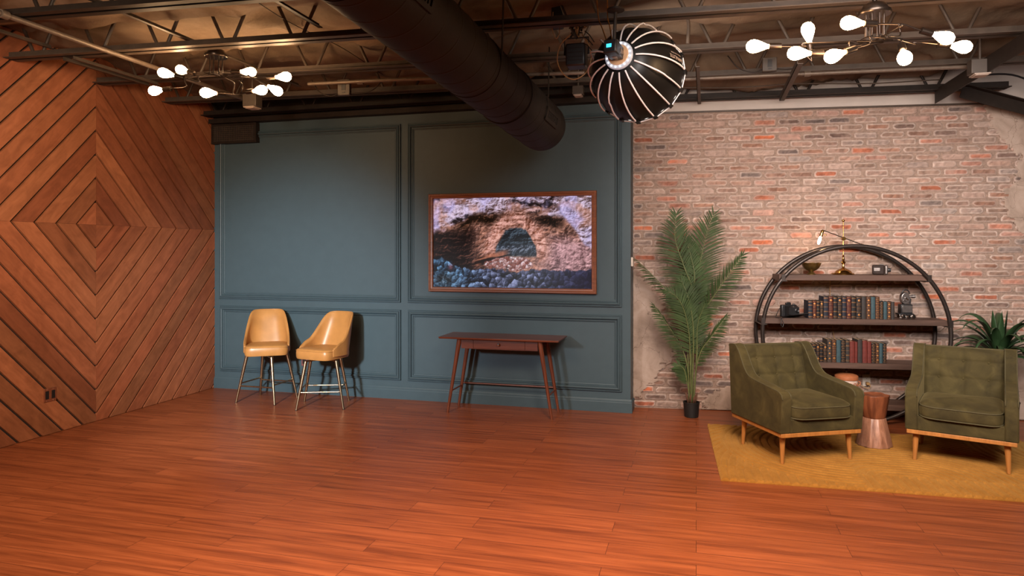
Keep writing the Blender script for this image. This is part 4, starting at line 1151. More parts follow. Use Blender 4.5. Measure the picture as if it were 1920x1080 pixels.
# ------------------------------------------------------------------ wall sockets
def socket_plate(name, label, cat, loc, rz, mat, w, h, n=1, deco=True):
    t = thing(name, label, cat, loc, rz)
    b = MB(); b.box(-w / 2, w / 2, -0.006, 0.0, -h / 2, h / 2); b.build('cover_plate', mat, t, bevel=0.002)
    for i in range(n):
        cx = (i - (n - 1) / 2) * w / n
        b = MB(); b.box(cx - w / n * 0.28, cx + w / n * 0.28, -0.0075, -0.005, -h * 0.30, h * 0.30); b.build('socket_insert', M['slot'] if deco else mat, t)
        for z in (-0.42, 0.42):
            b = MB(); b.lathe([(0.0035, 0), (0.003, 0.0025), (0, 0.003)], 10, (cx, -0.006, z * h), (0, -1, 0)); b.build('plate_screw', M['chrome'], t)
        if not deco:
            for z in (-0.17, 0.17):
                b = MB(); b.box(cx - 0.008, cx - 0.005, -0.0085, -0.007, z * h - .002, z * h + 0.008); b.box(cx + 0.005, cx + 0.008, -0.0085, -0.007, z * h - .002, z * h + 0.008); b.box(cx - 0.0025, cx + 0.0025, -0.0085, -0.007, z * h - 0.013, z * h - 0.008); b.build('socket_slots', M['slot'], t)
    return t
socket_plate('wall_outlet', 'double copper outlet plate low on the boarded wall', 'outlet', (XL, 4.69, 0.347), R(90), M['copperplate'], 0.118, 0.118, 2)
socket_plate('wall_outlet', 'single mauve outlet plate low on the teal wall behind the stools', 'outlet', (-4.25, YB + 0.010, 0.365), 0, M['mauveplate'], 0.072, 0.118, 1)
b = MB(); b.box(-0.004, 0.018, -0.05, 0.05, -0.045, 0.045)
o = tag(b.build('wall_switch', M['plate'], bevel=0.003), 'small white switch box on the end of the teal wall beside the bricks', 'switch'); o.location = (XE - 0.004 + 0.005, 6.86, 1.49)
t = thing('wall_outlet', 'ivory power outlet on the brick wall above the carved stump with a plug in it', 'outlet', tuple(BW(2.235, 0.014, 0.343)), BROT)
b = MB(); b.box(-0.036, 0.036, -0.006, 0.004, -0.058, 0.058); b.build('cover_plate', M['plate'], t, bevel=0.002)
for z in (-0.026, 0.026):
    b = MB(); b.box(-0.015, 0.015, -0.0075, -0.005, z - 0.015, z + 0.015); q = b.build('socket_insert', M['plate'], t, bevel=0.003)
    b = MB(); b.box(-0.008, -0.005, -0.0085, -0.007, z, z + 0.008); b.box(0.005, 0.008, -0.0085, -0.007, z, z + 0.008); b.box(-0.0025, 0.0025, -0.0085, -0.007, z - 0.011, z - 0.006); b.build('socket_slots', M['slot'], q)

# ------------------------------------------------------------------ rug
RUG = Vector((0.165, 4.955, 0)); RA = R(2.5)
t = thing('rug', 'mustard yellow wool rug with carved arch lines under the armchairs', 'rug', tuple(RUG), RA)
RWX, RWY = 2.75, 1.53
b = MB()
def rugz(x, y):
    # nested arches carved in the pile, three columns of them lying on their side
    z = 0.023
    r1 = math.hypot(max(abs(y - 0.98) - 0.05, 0), max(0.0, 0.95 - x) if x < 0.95 else 0)
    if x < 0.95 and r1 < 0.88: d = r1
    else:
        cx, cy = 1.25, 0.30
        d = math.hypot(max(abs(x - cx) - 0.10, 0), max(0, y - cy)) if y > cy else abs(x - cx)
        if x > 2.0: d = math.hypot(x - 2.9, y - 1.2)
    q = (d / 0.058) % 1.0
    g = math.exp(-((q - 0.5) / 0.13) ** 2)
    return z - 0.015 * g
NX, NY = 480, 270
ids = [[b.vert((RWX * i / NX, RWY * j / NY, rugz(RWX * i / NX, RWY * j / NY) if 0 < i < NX and 0 < j < NY else 0.004)) for j in range(NY + 1)] for i in range(NX + 1)]
for i in range(NX):
    for j in range(NY): b.face((ids[i][j], ids[i + 1][j], ids[i + 1][j + 1], ids[i][j + 1]))
b.build('pile', M['rug'], t, smooth=4)
b = MB(); b.box(0, RWX, 0, RWY, 0, 0.004); b.build('backing', M['rug'], t)

# ------------------------------------------------------------------ armchairs
def make_armchair(label, loc, rz):
    t = thing('armchair', label, 'armchair', loc, rz, 'olive velvet armchairs')
    W2 = 0.352; LEGZ = 0.20
    FY, RYY = -0.345, 0.36
    # side profile (y, z): front, arm, scoop up to the back
    def prof():
        P = [(FY + 0.01, LEGZ + 0.035), (FY - 0.012, 0.490), (FY + 0.002, 0.525), (FY + 0.035, 0.541)]
        P += [(p.x, p.y) for p in curve_pts([(FY + 0.035, 0.542, 0), (-0.14, 0.559, 0), (0.02, 0.575, 0), (0.095, 0.593, 0), (0.150, 0.640, 0), (0.200, 0.712, 0), (0.242, 0.770, 0), (0.285, 0.809, 0)], 6)][1:]
        P += [(0.325, 0.812), (0.372, 0.806), (0.385, 0.79), (RYY - 0.01, LEGZ + 0.035)]
        return P
    pr = prof()
    for s in (-1, 1):
        def outer(y, z): return (s * (W2 - 0.006), y, z)
        def inner(y, z): return (s * (W2 - 0.088), y, z)
        b = MB(); b.prism(pr, outer if s < 0 else inner, inner if s < 0 else outer)
        o = fix_normals(b.build('side_panel', M['velvet'], t, bevel=0.016, seg=3))
        for k, fx in enumerate((W2 - 0.010, W2 - 0.084)):
            b = MB(); b.tube([(s * (fx if not (k == 0) else fx), p[0], p[1] - 0.002) for p in pr[1:-1]], 0.0045, 6); b.build('arm_piping', M['piping'], o, smooth=4)
    # reclined back with buttons
    IW = W2 - 0.086
    y0, z0, y1, z1 = 0.195, 0.40, 0.300, 0.806
    ly, lz = y1 - y0, z1 - z0; Ln = math.hypot(ly, lz); ny, nz = -lz / Ln, ly / Ln
    bx = [-0.165, 0.0, 0.165]; bz = [0.40, 0.73]
    def bk(u, v, back=False):
        x = -IW + 2 * IW * u
        if back: return (x, 0.37 - 0.012 * (1 - v), LEGZ + 0.035 + (0.80 - LEGZ - 0.035) * v)
        h = 0.026
        for c in bx: h -= 0.006 * math.exp(-((x - c) / 0.010) ** 2)
        for c in bz: h -= 0.007 * math.exp(-((v - c) * Ln / 0.010) ** 2)
        for c in bx:
            for d in bz: h -= 0.010 * math.exp(-(((x - c) ** 2 + ((v - d) * Ln) ** 2) / 0.030 ** 2))
        h *= min(1, (1 - v) * 9 + 0.15) * min(1, 0.4 + 12 * min(u, 1 - u))
        return (x, y0 + ly * v + ny * h, z0 + lz * v + nz * h)
    b = MB(); A = b.grid(lambda u, v: bk(u, v), 60, 48); B = b.grid(lambda u, v: bk(u, v, True), 60, 48)
    for i in range(60):
        b.face((A[i][48], B[i][48], B[i + 1][48], A[i + 1][48])); b.face((A[i][0], A[i + 1][0], B[i + 1][0], B[i][0]))
    for j in range(48):
        b.face((A[0][j], B[0][j], B[0][j + 1], A[0][j + 1])); b.face((A[60][j], A[60][j + 1], B[60][j + 1], B[60][j]))
    fo = fix_normals(b.build('backrest', M['velvet'], t, smooth=R(50)))
    b = MB(); b.tube([bk(i / 20, 0.985) for i in range(21)], 0.0045, 6); b.build('back_piping', M['piping'], fo, smooth=4)
    for c in bx:
        for d in bz:
            h = 0.009; p = (c, y0 + ly * d + ny * h, z0 + lz * d + nz * h)
            b = MB(); b.lathe([(0.009, -0.002), (0.008, 0.003), (0.005, 0.005), (0, 0.006)], 14, p, (0, ny, nz)); b.build('tufting_button', M['velvet'], t, smooth=1)
    # seat cushion: boxed, domed, front edge welted
    b = MB(); CX = IW - 0.004
    def cush(sx, sy, top):
        # superellipse footprint
        return None
    N = 48; rings = []
    def ol(th, sc):
        e = 0.28; c, s = math.cos(th), math.sin(th)
        return math.copysign(abs(c) ** e, c) * CX * sc, -0.075 + math.copysign(abs(s) ** e, s) * 0.285 * (sc if sc < 1 else sc)
    for sc, z in [(0.9, 0.330), (0.985, 0.336), (1.0, 0.360), (1.0, 0.412), (0.985, 0.432), (0.93, 0.444), (0.8, 0.455), (0.55, 0.464), (0.25, 0.468), (0, 0.469)]:
        if sc == 0: rings.append([b.vert((0, -0.075, z))])
        else: rings.append([b.vert((*ol(2 * PI * j / N, sc), z + 0.006 * math.sin(2 * PI * j / N * 2 + 1))) for j in range(N)])
    for P, Q in zip(rings, rings[1:]):
        for j in range(N):
            if len(Q) == 1: b.face((P[j], P[(j + 1) % N], Q[0]))
            else: b.face((P[j], P[(j + 1) % N], Q[(j + 1) % N], Q[j]))
    b.face(rings[0][::-1])
    cu = b.build('seat_cushion', M['velvet'], t, smooth=R(70))
    for z in (0.425, 0.342):
        b = MB(); b.tube([(*ol(2 * PI * j / N, 0.996), z + 0.006 * math.sin(2 * PI * j / N * 2 + 1)) for j in range(N)], 0.0048, 6, closed=True); b.build('cushion_piping', M['piping'], cu, smooth=4)
    # front rail and body floor
    b = MB(); b.box(-IW - 0.002, IW + 0.002, FY + 0.012, FY + 0.06, LEGZ + 0.035, 0.340); b.box(-IW - 0.002, IW + 0.002, FY + 0.05, 0.35, LEGZ + 0.035, 0.332); b.build('seat_base', M['velvet'], t, bevel=0.008)
    # wooden plinth and tapered legs
    b = MB(); b.box(-W2 + 0.016, W2 - 0.016, FY + 0.012, RYY - 0.010, LEGZ + 0.006, LEGZ + 0.036); b.build('wooden_base', M['honey'], t, bevel=0.003)
    for sx in (-1, 1):
        for sy in (-1, 1):
            b = MB(); b.tube([(sx * 0.288, -0.005 + sy * 0.268, 0.0), (sx * 0.280, -0.005 + sy * 0.255, LEGZ + 0.006)], [0.0125, 0.0225], 18); b.build('leg', M['honey'], t, smooth=R(50))
    return t
make_armchair('olive green velvet armchair angled beside the palm, left of the carved stump', (0.745, 5.775, 0.0232), R(27.5))
make_armchair('olive green velvet armchair with the strap-leaved plant behind, right of the carved stump', (1.96, 5.93, 0.0232), R(-20.5))

# ------------------------------------------------------------------ carved stump side table
t = thing('side_table', 'carved hourglass wooden stump table between the two armchairs', 'side table', (1.395, 6.13, 0.0232))
def flute(r0, z0, r1, z1, seed, mat, name, top=False):
    rs2 = random.Random(seed); b = MB(); N = 22
    ra = [rs2.uniform(0.97, 1.03) + (0.025 if _ % 2 else -0.02) for _ in range(N)]; zj = [rs2.uniform(-0.006, 0.006) for _ in range(N)]
    ring = []
    for k, (r, z) in enumerate(((r0, z0), (r0 * 0.6 + r1 * 0.4, z0 * 0.6 + z1 * 0.4), (r1, z1))):
        ring.append([b.vert((r * ra[j] * math.cos(2 * PI * j / N), r * ra[j] * math.sin(2 * PI * j / N), z + (zj[j] if (top and k == 2) else 0))) for j in range(N)])
    for A, B in zip(ring, ring[1:]):
        for j in range(N): b.face((A[j], A[(j + 1) % N], B[(j + 1) % N], B[j]))
    b.face(ring[0][::-1])
    if top:
        c = b.vert((0, 0, z1 - 0.012)); inn = [b.vert((r1 * 0.9 * ra[j] * math.cos(2 * PI * j / N), r1 * 0.9 * ra[j] * math.sin(2 * PI * j / N), z1 - 0.008)) for j in range(N)]
        for j in range(N): b.face((ring[-1][j], ring[-1][(j + 1) % N], inn[(j + 1) % N], inn[j])); b.face((inn[j], inn[(j + 1) % N], c))
    else: b.face(ring[-1])
    return b.build(name, mat, t, bevel=0.004)
flute(0.135, 0.0, 0.086, 0.225, 1, M['stumplow'], 'lower_cone')
flute(0.086, 0.225, 0.118, 0.408, 2, M['stump'], 'upper_cone', True)
# ------------------------------------------------------------------ round shelf standing against the bricks
SCN = 2.005; SR = 0.815
SHELF = thing('round_bookcase', 'big round black metal bookcase with dark wooden shelves against the bricks', 'bookcase', tuple(BW(SCN, 0.0, 0)), BROT)
# local frame: x along the wall, y into it (so in front is -y)
OF, OB = -0.40, -0.09
for y, nm in ((OF, 'front_ring'), (OB, 'rear_ring')):
    b = MB(); b.tube([(SR * math.sin(a), y, 0.828 + SR * math.cos(a)) for a in (2 * PI * i / 96 for i in range(96))], 0.0185, 12, closed=True)
    rg = b.build(nm, M['ring'], SHELF, smooth=1)
SHZ = {'upper': (1.375, 0.662), 'middle': (0.968, 0.800), 'lower': (0.562, 0.775), 'bottom': (0.186, 0.53)}
for nm, (z, hw) in SHZ.items():
    b = MB(); b.box(-hw, hw, OF + 0.016, OB - 0.016, z - 0.052, z)
    sh = b.build('shelf_board', M['shelfwood'], SHELF, bevel=0.003)
    for sx in (-1, 1):
        b = MB(); rxx = math.sqrt(max(0, SR ** 2 - (z - 0.026 - 0.828) ** 2)); b.box(*sorted((sx * (rxx - 0.030), sx * (rxx + 0.022))), OF - 0.018, OB + 0.018, z - 0.060, z - 0.052); b.box(*sorted((sx * (rxx - 0.012), sx * (rxx + 0.020))), OF - 0.019, OF - 0.014, z - 0.056, z + 0.004)
        b.build('shelf_bracket', M['ring'], SHELF)
def on_shelf(s, off, z): return tuple(BW(s, off, z))

# ------------------------------------------------------------------ books
BM = {'navy': 'b_navy', 'black': 'b_black', 'brown': 'b_brown', 'charcoal': 'b_grey', 'maroon': 'b_maroon', 'teal': 'b_teal', 'red': 'b_red'}
ORD = ['first', 'second', 'third', 'fourth', 'fifth', 'sixth', 'seventh', 'eighth', 'ninth', 'tenth', 'eleventh', 'twelfth', 'thirteenth', 'fourteenth', 'fifteenth', 'sixteenth', 'seventeenth', 'eighteenth', 'nineteenth', 'twentieth']
def make_book(label, s, z, w, h, colour, motif, group, depth=0.15, off=0.345):
    t = thing('book', label, 'book', on_shelf(s, off, z), BROT, group)
    m = M[BM[colour]]; w -= 0.0015
    b = MB()
    # rounded spine facing the room (-y), boards each side
    n = 8; S = []
    for i in range(n + 1):
        a = PI * i / n; S.append((-w / 2 * math.cos(a), -0.006 * math.sin(a)))
    outl = S + [(w / 2, depth), (w / 2 - 0.003, depth), (w / 2 - 0.003, 0.004), (-w / 2 + 0.003, 0.004), (-w / 2 + 0.003, depth), (-w / 2, depth)]
    A = [b.vert((x, y, 0)) for x, y in outl]; B = [b.vert((x, y, h)) for x, y in outl]; N = len(outl)
    for i in range(N): b.face((A[i], A[(i + 1) % N], B[(i + 1) % N], B[i]))
    b.face(B); b.face(A[::-1])
    # raised bands across the spine
    def band(z0, z1, lift, wid=1.0, mi=0):
        b.mat(mi); k = 8; P = []; Q = []
        for i in range(k + 1):
            a = PI * (0.5 - 0.5 * wid) + PI * wid * i / k
            x = -w / 2 * math.cos(a) * (1.0 + (0.01 if wid == 1.0 else 0)); y = -0.006 * math.sin(a) - lift
            P.append(b.vert((x, y, z0))); Q.append(b.vert((x, y, z1)))
        for i in range(k): b.face((P[i], P[i + 1], Q[i + 1], Q[i]))
        b.mat(0)
    cov = b.build('cover', m, t, smooth=R(40))
    b = MB(); b.box(-w / 2 + 0.003, w / 2 - 0.003, 0.004, depth - 0.004, 0.003, h - 0.004); b.build('page_block', M['paper'], t)
    b = MB()
    def gil(z0, z1, wid): 
        k = 6; P = []; Q = []
        for i in range(k + 1):
            a = PI * (0.5 - 0.5 * wid) + PI * wid * i / k
            x = -w / 2 * math.cos(a); y = -0.006 * math.sin(a) - 0.0011
            P.append(b.vert((x, y, z0))); Q.append(b.vert((x, y, z1)))
        for i in range(k): b.face((P[i], P[i + 1], Q[i + 1], Q[i]))
    def diamond(zc, r, rx):
        c = b.vert((0, -0.0085, zc)); k = 8
        q = [b.vert((min(rx, w * 0.40) * (math.cos(2 * PI * i / k)) * (1 if i % 2 == 0 else 0.62), -0.0074, zc + r * math.sin(2 * PI * i / k) * (1 if i % 2 == 0 else 0.62))) for i in range(k)]
        for i in range(k): b.face((c, q[(i + 1) % k], q[i]))
    if motif == 'bands':
        for f in (0.06, 0.10, 0.30, 0.33, 0.52, 0.72, 0.75, 0.90, 0.94): gil(h * f, h * f + 0.0022, 0.9)
    elif motif == 'diamonds':
        for f in (0.05, 0.30, 0.62, 0.70, 0.95): gil(h * f, h * f + 0.0022, 0.9)
        diamond(h * 0.18, 0.014, 0.012); diamond(h * 0.82, 0.014, 0.012)
        for f in (0.40, 0.46, 0.52): gil(h * f, h * f + 0.0016, 0.55)
    elif motif == 'rosettes':
        for f in (0.05, 0.27, 0.5, 0.73, 0.95): gil(h * f, h * f + 0.0015, 0.9)
        for f in (0.16, 0.385, 0.615, 0.84): diamond(h * f, 0.011, 0.011)
    elif motif == 'dots':
        for q in range(12):
            f = 0.06 + q * 0.08; gil(h * f, h * f + 0.003, 0.35 if q % 2 else 0.7)
    elif motif == 'plain':
        for f in (0.08, 0.24, 0.42, 0.60, 0.78, 0.93): gil(h * f, h * f + 0.0012, 0.9)
    if motif != 'plain': b.build('gilt_tooling', M['gilt'], cov)
    return t
MOT = {'bands': 'with gilt bands', 'diamonds': 'with gilt diamonds', 'rosettes': 'with gilt rosettes', 'dots': 'with gilt dots', 'plain': 'with a plain spine'}
e1 = [1.61, 1.651, 1.684, 1.715, 1.746, 1.792, 1.832, 1.87, 1.91, 1.949, 1.991, 2.033, 2.08, 2.122, 2.161, 2.2, 2.237, 2.27, 2.302, 2.335, 2.366]
d1 = [('navy', 'bands'), ('maroon', 'diamonds'), ('black', 'bands'), ('black', 'diamonds'), ('navy', 'bands'), ('maroon', 'diamonds'), ('black', 'bands'), ('black', 'diamonds'), ('navy', 'bands'), ('maroon', 'diamonds'),
      ('black', 'bands'), ('black', 'diamonds'), ('charcoal', 'plain'), ('brown', 'rosettes'), ('teal', 'plain'), ('brown', 'dots'), ('black', 'dots'), ('teal', 'plain'), ('brown', 'rosettes'), ('charcoal', 'plain')]
h1 = [.165] * 4 + [.205, .206, .204, .207, .205, .206, .205, .207, .206, .205, .204, .207] + [.163, .162, .161, .160]
DS = 0.0
for i, (c, mo) in enumerate(d1):
    s = (e1[i] + e1[i + 1]) / 2
    make_book('%s book %s, %s from the left on the middle shelf' % (c, MOT[mo], ORD[i]), s, SHZ['middle'][0], e1[i + 1] - e1[i], h1[i], c, mo, 'antique books on the middle shelf')
e2 = [1.646, 1.682, 1.713, 1.744, 1.779, 1.821, 1.86, 1.9, 1.941, 1.977, 2.022, 2.046, 2.088, 2.131, 2.166, 2.202, 2.233, 2.264, 2.298]
d2 = [('black', 'bands'), ('black', 'diamonds'), ('black', 'bands'), ('black', 'diamonds'), ('charcoal', 'rosettes'), ('brown', 'diamonds'), ('teal', 'plain'), ('black', 'dots'), ('charcoal', 'bands'),
      ('red', 'plain'), ('red', 'plain'), ('charcoal', 'plain'), ('red', 'plain'), ('red', 'plain'), ('black', 'dots'), ('brown', 'rosettes'), ('teal', 'plain'), ('black', 'dots')]
h2 = [.168] * 4 + [.210, .208, .207, .206, .209, .196, .192, .214, .205, .196] + [.182, .182, .183, .182]
for i, (c, mo) in enumerate(d2):
    s = (e2[i] + e2[i + 1]) / 2
    make_book('%s book %s, %s from the left on the lower shelf' % (c, MOT[mo], ORD[i]), s, SHZ['lower'][0], e2[i + 1] - e2[i], h2[i], c, mo, 'antique books on the lower shelf')

# ------------------------------------------------------------------ brass lotus bowl
t = thing('brass_bowl', 'aged brass footed bowl with scalloped petals on the top shelf', 'bowl', on_shelf(1.664, 0.25, SHZ['upper'][0]), BROT)
b = MB(); b.lathe([(0.040, 0), (0.041, 0.006), (0.030, 0.014), (0.020, 0.024), (0.022, 0.030), (0.034, 0.036)], 32); b.build('foot', M['oldbrass'], t, smooth=R(40))
b = MB(); N = 48
rg = []
for r, z, k in [(0.030, 0.034, 0), (0.052, 0.046, .02), (0.068, 0.064, .04), (0.077, 0.085, .06), (0.084, 0.104, .07), (0.080, 0.103, .07), (0.072, 0.085, .06), (0.062, 0.066, .04), (0.044, 0.052, .02), (0.02, 0.046, 0)]:
    rg.append([b.vert((r * (1 + k * abs(math.sin(4 * a))) * math.cos(a), r * (1 + k * abs(math.sin(4 * a))) * math.sin(a), z + (0.008 * abs(math.sin(4 * a)) if 0.1 < z else 0))) for a in (2 * PI * j / N for j in range(N))])
for A, B in zip(rg, rg[1:]):
    for j in range(N): b.face((A[j], A[(j + 1) % N], B[(j + 1) % N], B[j]))
b.face(rg[-1]); b.build('petal_cup', M['oldbrass'], t, smooth=R(40))

# ------------------------------------------------------------------ brass balance-arm lamp
LS, LO = 1.951, 0.25
t = thing('desk_lamp', 'brass pharmacy lamp with a bare lit bulb on the top shelf', 'lamp', on_shelf(LS, LO, SHZ['upper'][0]), BROT)
b = MB(); b.lathe([(0.094, 0), (0.096, 0.006), (0.092, 0.014), (0.078, 0.016), (0.074, 0.022), (0.066, 0.034), (0.045, 0.048), (0.022, 0.058), (0.012, 0.066)], 40); b.build('base', M['brass'], t, smooth=R(35))
b = MB(); b.lathe([(0.010, 0.064), (0.013, 0.074), (0.010, 0.084), (0.009, 0.096), (0.019, 0.106), (0.021, 0.114), (0.016, 0.124), (0.009, 0.130), (0.013, 0.142), (0.009, 0.154), (0.008, 0.166), (0.011, 0.176), (0.005, 0.184), (0.0038, 0.19), (0.0038, 0.500)], 20); b.build('stem', M['brass'], t, smooth=R(35))
b = MB(); b.sphere((0, 0, 0.508), 0.014, 16, 10); b.build('finial', M['brass'], t, smooth=1)
b = MB(); b.lathe([(0.017, -0.016), (0.019, -0.012), (0.019, 0.012), (0.017, 0.016)], 20, (0, -0.004, 0.338), (0, 1, 0)); b.lathe([(0.007, 0), (0.007, 0.022)], 12, (0, 0, 0.328)); b.build('pivot_joint', M['brass'], t, smooth=R(35))
b = MB(); b.tube([(-0.182, -0.006, 0.418), (0.165, -0.006, 0.282)], 0.0042, 10); arm = b.build('balance_arm', M['bronze'], t, smooth=R(40))
b = MB(); b.tube([(0.155, -0.006, 0.286), (0.178, -0.006, 0.277)], 0.0075, 12); b.build('counterweight', M['brass'], arm, smooth=R(40))
b = MB(); b.lathe([(0.004, -0.004), (0.011, 0.0), (0.0145, 0.012), (0.0145, 0.055), (0.017, 0.058), (0.017, 0.064), (0.010, 0.066)], 20, (-0.184, -0.006, 0.420), (-0.30, -0.02, -0.95)); hd = b.build('lamp_socket', M['brass'], t, smooth=R(35))
b = MB(); b.tube([(-0.19, -0.02, 0.385), (-0.165, -0.035, 0.372)], 0.0022, 8); b.sphere((-0.163, -0.036, 0.371), 0.004, 8, 6); b.build('switch_key', M['brass'], hd, smooth=1)
hdir = Vector((-0.30, -0.02, -0.95)).normalized(); hp = Vector((-0.184, -0.006, 0.420)) + hdir * 0.064
b = MB(); b.lathe([(0.008, 0), (0.009, 0.008), (0.0125, 0.020), (0.0135, 0.04), (0.0125, 0.062), (0.008, 0.074), (0, 0.078)], 18, hp, hdir); b.build('bulb', M['bulbdim'], t, smooth=1)
q = BW(LS, LO, SHZ['upper'][0]); bl = hp + hdir * 0.05; cR = Matrix.Rotation(BROT, 3, 'Z') @ bl
SHELF_BULB = tuple(Vector(q) + cR + Vector((0, -0.03, -0.005)))
cp = [(-0.03, 0.09, 0.006), (-0.05, 0.20, 0.0), (-0.055, 0.215, -0.10), (-0.05, 0.215, -0.35), (-0.02, 0.215, -0.60), (0.02, 0.215, -0.80), (0.16, 0.22, -1.02), (0.27, 0.205, -1.10), (0.302, 0.185, -1.085), (0.295, 0.19, -1.045)]
b = MB(); b.tube(curve_pts(cp, 8), 0.0032, 8); cd = b.build('power_cord', M['cord'], t, smooth=4)
b = MB(); b.box(0.272, 0.300, 0.186, 0.226, -1.072, -1.045); b.build('plug', M['cord'], cd, bevel=0.004)

# ------------------------------------------------------------------ box camera on the top shelf
t = thing('box_camera', 'small brown vintage cine camera lying on the top shelf', 'camera', on_shelf(2.272, 0.27, SHZ['upper'][0]), BROT + R(-18))
b = MB(); b.box(-0.070, 0.032, -0.035, 0.035, 0.002, 0.092); b.build('camera_body', M['camerabrown'], t, bevel=0.012, seg=3)
b = MB(); b.box(-0.055, -0.005, -0.0365, -0.034, 0.036, 0.066); b.lathe([(0.005, 0), (0.004, 0.003), (0, 0.0035)], 12, (-0.03, -0.0365, 0.05), (0, -1, 0)); b.build('name_plate', M['greymetal'], t, bevel=0.001)
b = MB(); b.box(0.032, 0.060, -0.034, 0.034, 0.004, 0.090); b.build('front_plate', M['greymetal'], t, bevel=0.010, seg=3)
b = MB(); b.lathe([(0.020, 0), (0.020, 0.012), (0.016, 0.020), (0.016, 0.026), (0.010, 0.022), (0, 0.020)], 24, (0.060, -0.004, 0.045), (1, 0, 0)); b.build('lens', M['black'], t, smooth=R(35))
b = MB(); b.box(-0.01, 0.03, -0.010, 0.010, 0.092, 0.097); b.build('viewfinder', M['black'], t)

# ------------------------------------------------------------------ folding camera on the middle shelf
t = thing('folding_camera', 'black folding camera with a dangling strap at the left of the middle shelf', 'camera', on_shelf(1.466, 0.27, SHZ['middle'][0]), BROT + R(14))
b = MB(); b.box(-0.085, 0.070, -0.008, 0.035, 0.004, 0.118); b.build('camera_body', M['black'], t, bevel=0.010, seg=3)
b = MB(); b.hexa([(-0.045, -0.075, 0.030), (0.055, -0.075, 0.030), (0.065, -0.008, 0.012), (-0.055, -0.008, 0.012)], [(-0.045, -0.075, 0.098), (0.055, -0.075, 0.098), (0.065, -0.008, 0.110), (-0.055, -0.008, 0.110)]); b.build('bellows', M['black'], t)
b = MB(); b.hexa([(-0.06, -0.135, 0.030), (0.115, -0.135, 0.042), (0.085, -0.008, 0.002), (-0.08, -0.008, 0.002)], [(-0.06, -0.135, 0.034), (0.115, -0.135, 0.052), (0.085, -0.008, 0.010), (-0.08, -0.008, 0.010)]); b.build('drop_bed', M['black'], t)
b = MB(); b.lathe([(0.020, 0), (0.020, 0.008), (0.015, 0.011), (0.015, 0.018), (0.010, 0.015), (0, 0.013)], 24, (0.030, -0.075, 0.070), (0, -1, 0.05)); b.build('lens', M['black'], t, smooth=R(35))
b = MB(); b.box(-0.035, 0.012, 0.0, 0.028, 0.118, 0.136); b.box(-0.030, 0.006, -0.004, 0.004, 0.134, 0.142); b.build('viewfinder', M['black'], t, bevel=0.003)
b = MB(); b.lathe([(0.012, 0), (0.012, 0.010), (0, 0.011)], 16, (0.045, 0.012, 0.118)); b.build('winding_knob', M['greymetal'], t, smooth=R(35))
b = MB(); b.tube(curve_pts([(-0.085, 0.01, 0.10), (-0.115, 0.0, 0.06), (-0.145, -0.02, 0.02), (-0.165, -0.04, 0.006), (-0.16, -0.09, 0.006), (-0.155, -0.136, 0.004), (-0.165, -0.152, -0.05), (-0.15, -0.153, -0.075), (-0.140, -0.150, -0.04), (-0.15, -0.138, 0.006), (-0.06, -0.06, 0.004)], 6), 0.0032, 6); b.build('strap', M['black'], t, smooth=4)

# ------------------------------------------------------------------ movie camera on its stand on the middle shelf
t = thing('movie_camera', 'vintage metal movie camera stood on a box at the right of the middle shelf', 'camera', on_shelf(2.492, 0.27, SHZ['middle'][0]), BROT)
b = MB()
for x, z, r in ((-0.035, 0.024, 0.022), (0.010, 0.022, 0.020), (0.050, 0.024, 0.022)): b.lathe([(r * .6, -0.022), (r, -0.014), (r, 0.014), (r * .6, 0.022)], 18, (x, -0.03, z), (0, 1, 0))
b.box(-0.06, 0.075, -0.015, 0.04, 0.0, 0.040); b.build('base_rollers', M['chrome'], t, smooth=R(35))
b = MB(); b.box(-0.075, 0.055, -0.04, 0.045, 0.040, 0.052); b.build('base_plate', M['black'], t, bevel=0.002)
b = MB(); b.box(-0.055, 0.045, -0.035, 0.04, 0.052, 0.135); pl = b.build('pedestal_box', M['black'], t, bevel=0.004)
b = MB(); b.box(-0.045, 0.042, -0.038, -0.034, 0.062, 0.126); b.build('front_panel', M['greymetal'], pl, bevel=0.002)
b = MB()
pts = [(0.048 * math.cos(a) * 0.82 - 0.010, 0.19 + 0.056 * math.sin(a)) for a in (2 * PI * i / 28 for i in range(28))]
b.prism(pts, lambda x, z: (x, 0.03, z), lambda x, z: (x, -0.025, z)); bd = fix_normals(b.build('camera_body', M['greymetal'], t, bevel=0.006, seg=3))
b = MB(); b.lathe([(0.010, 0), (0.010, 0.02), (0.016, 0.022), (0.016, 0.05), (0.012, 0.052), (0, 0.046)], 20, (0.026, -0.002, 0.207), (1, -0.15, 0.05)); b.build('lens', M['greymetal'], t, smooth=R(35))
b = MB(); b.tube(curve_pts([(-0.035, 0.0, 0.238), (-0.022, 0.0, 0.262), (0.002, 0.0, 0.268), (0.024, 0.0, 0.255), (0.030, 0.0, 0.230)], 6), 0.006, 10); b.build('handle', M['black'], t, smooth=4)
b = MB(); b.tube([(-0.010, -0.027, 0.195), (-0.010, -0.036, 0.195)], 0.007, 12); b.tube([(-0.010, -0.034, 0.195), (0.008, -0.036, 0.178)], 0.003, 8); b.tube(curve_pts([(-0.03, -0.028, 0.175), (-0.015, -0.029, 0.165), (0.0, -0.028, 0.172)], 5), 0.003, 6); b.build('winding_crank', M['chrome'], bd, smooth=R(40))
b = MB(); b.tube([(0.03, -0.01, 0.135), (0.034, -0.01, 0.19)], 0.008, 10); b.build('support_post', M['black'], t, smooth=R(40))

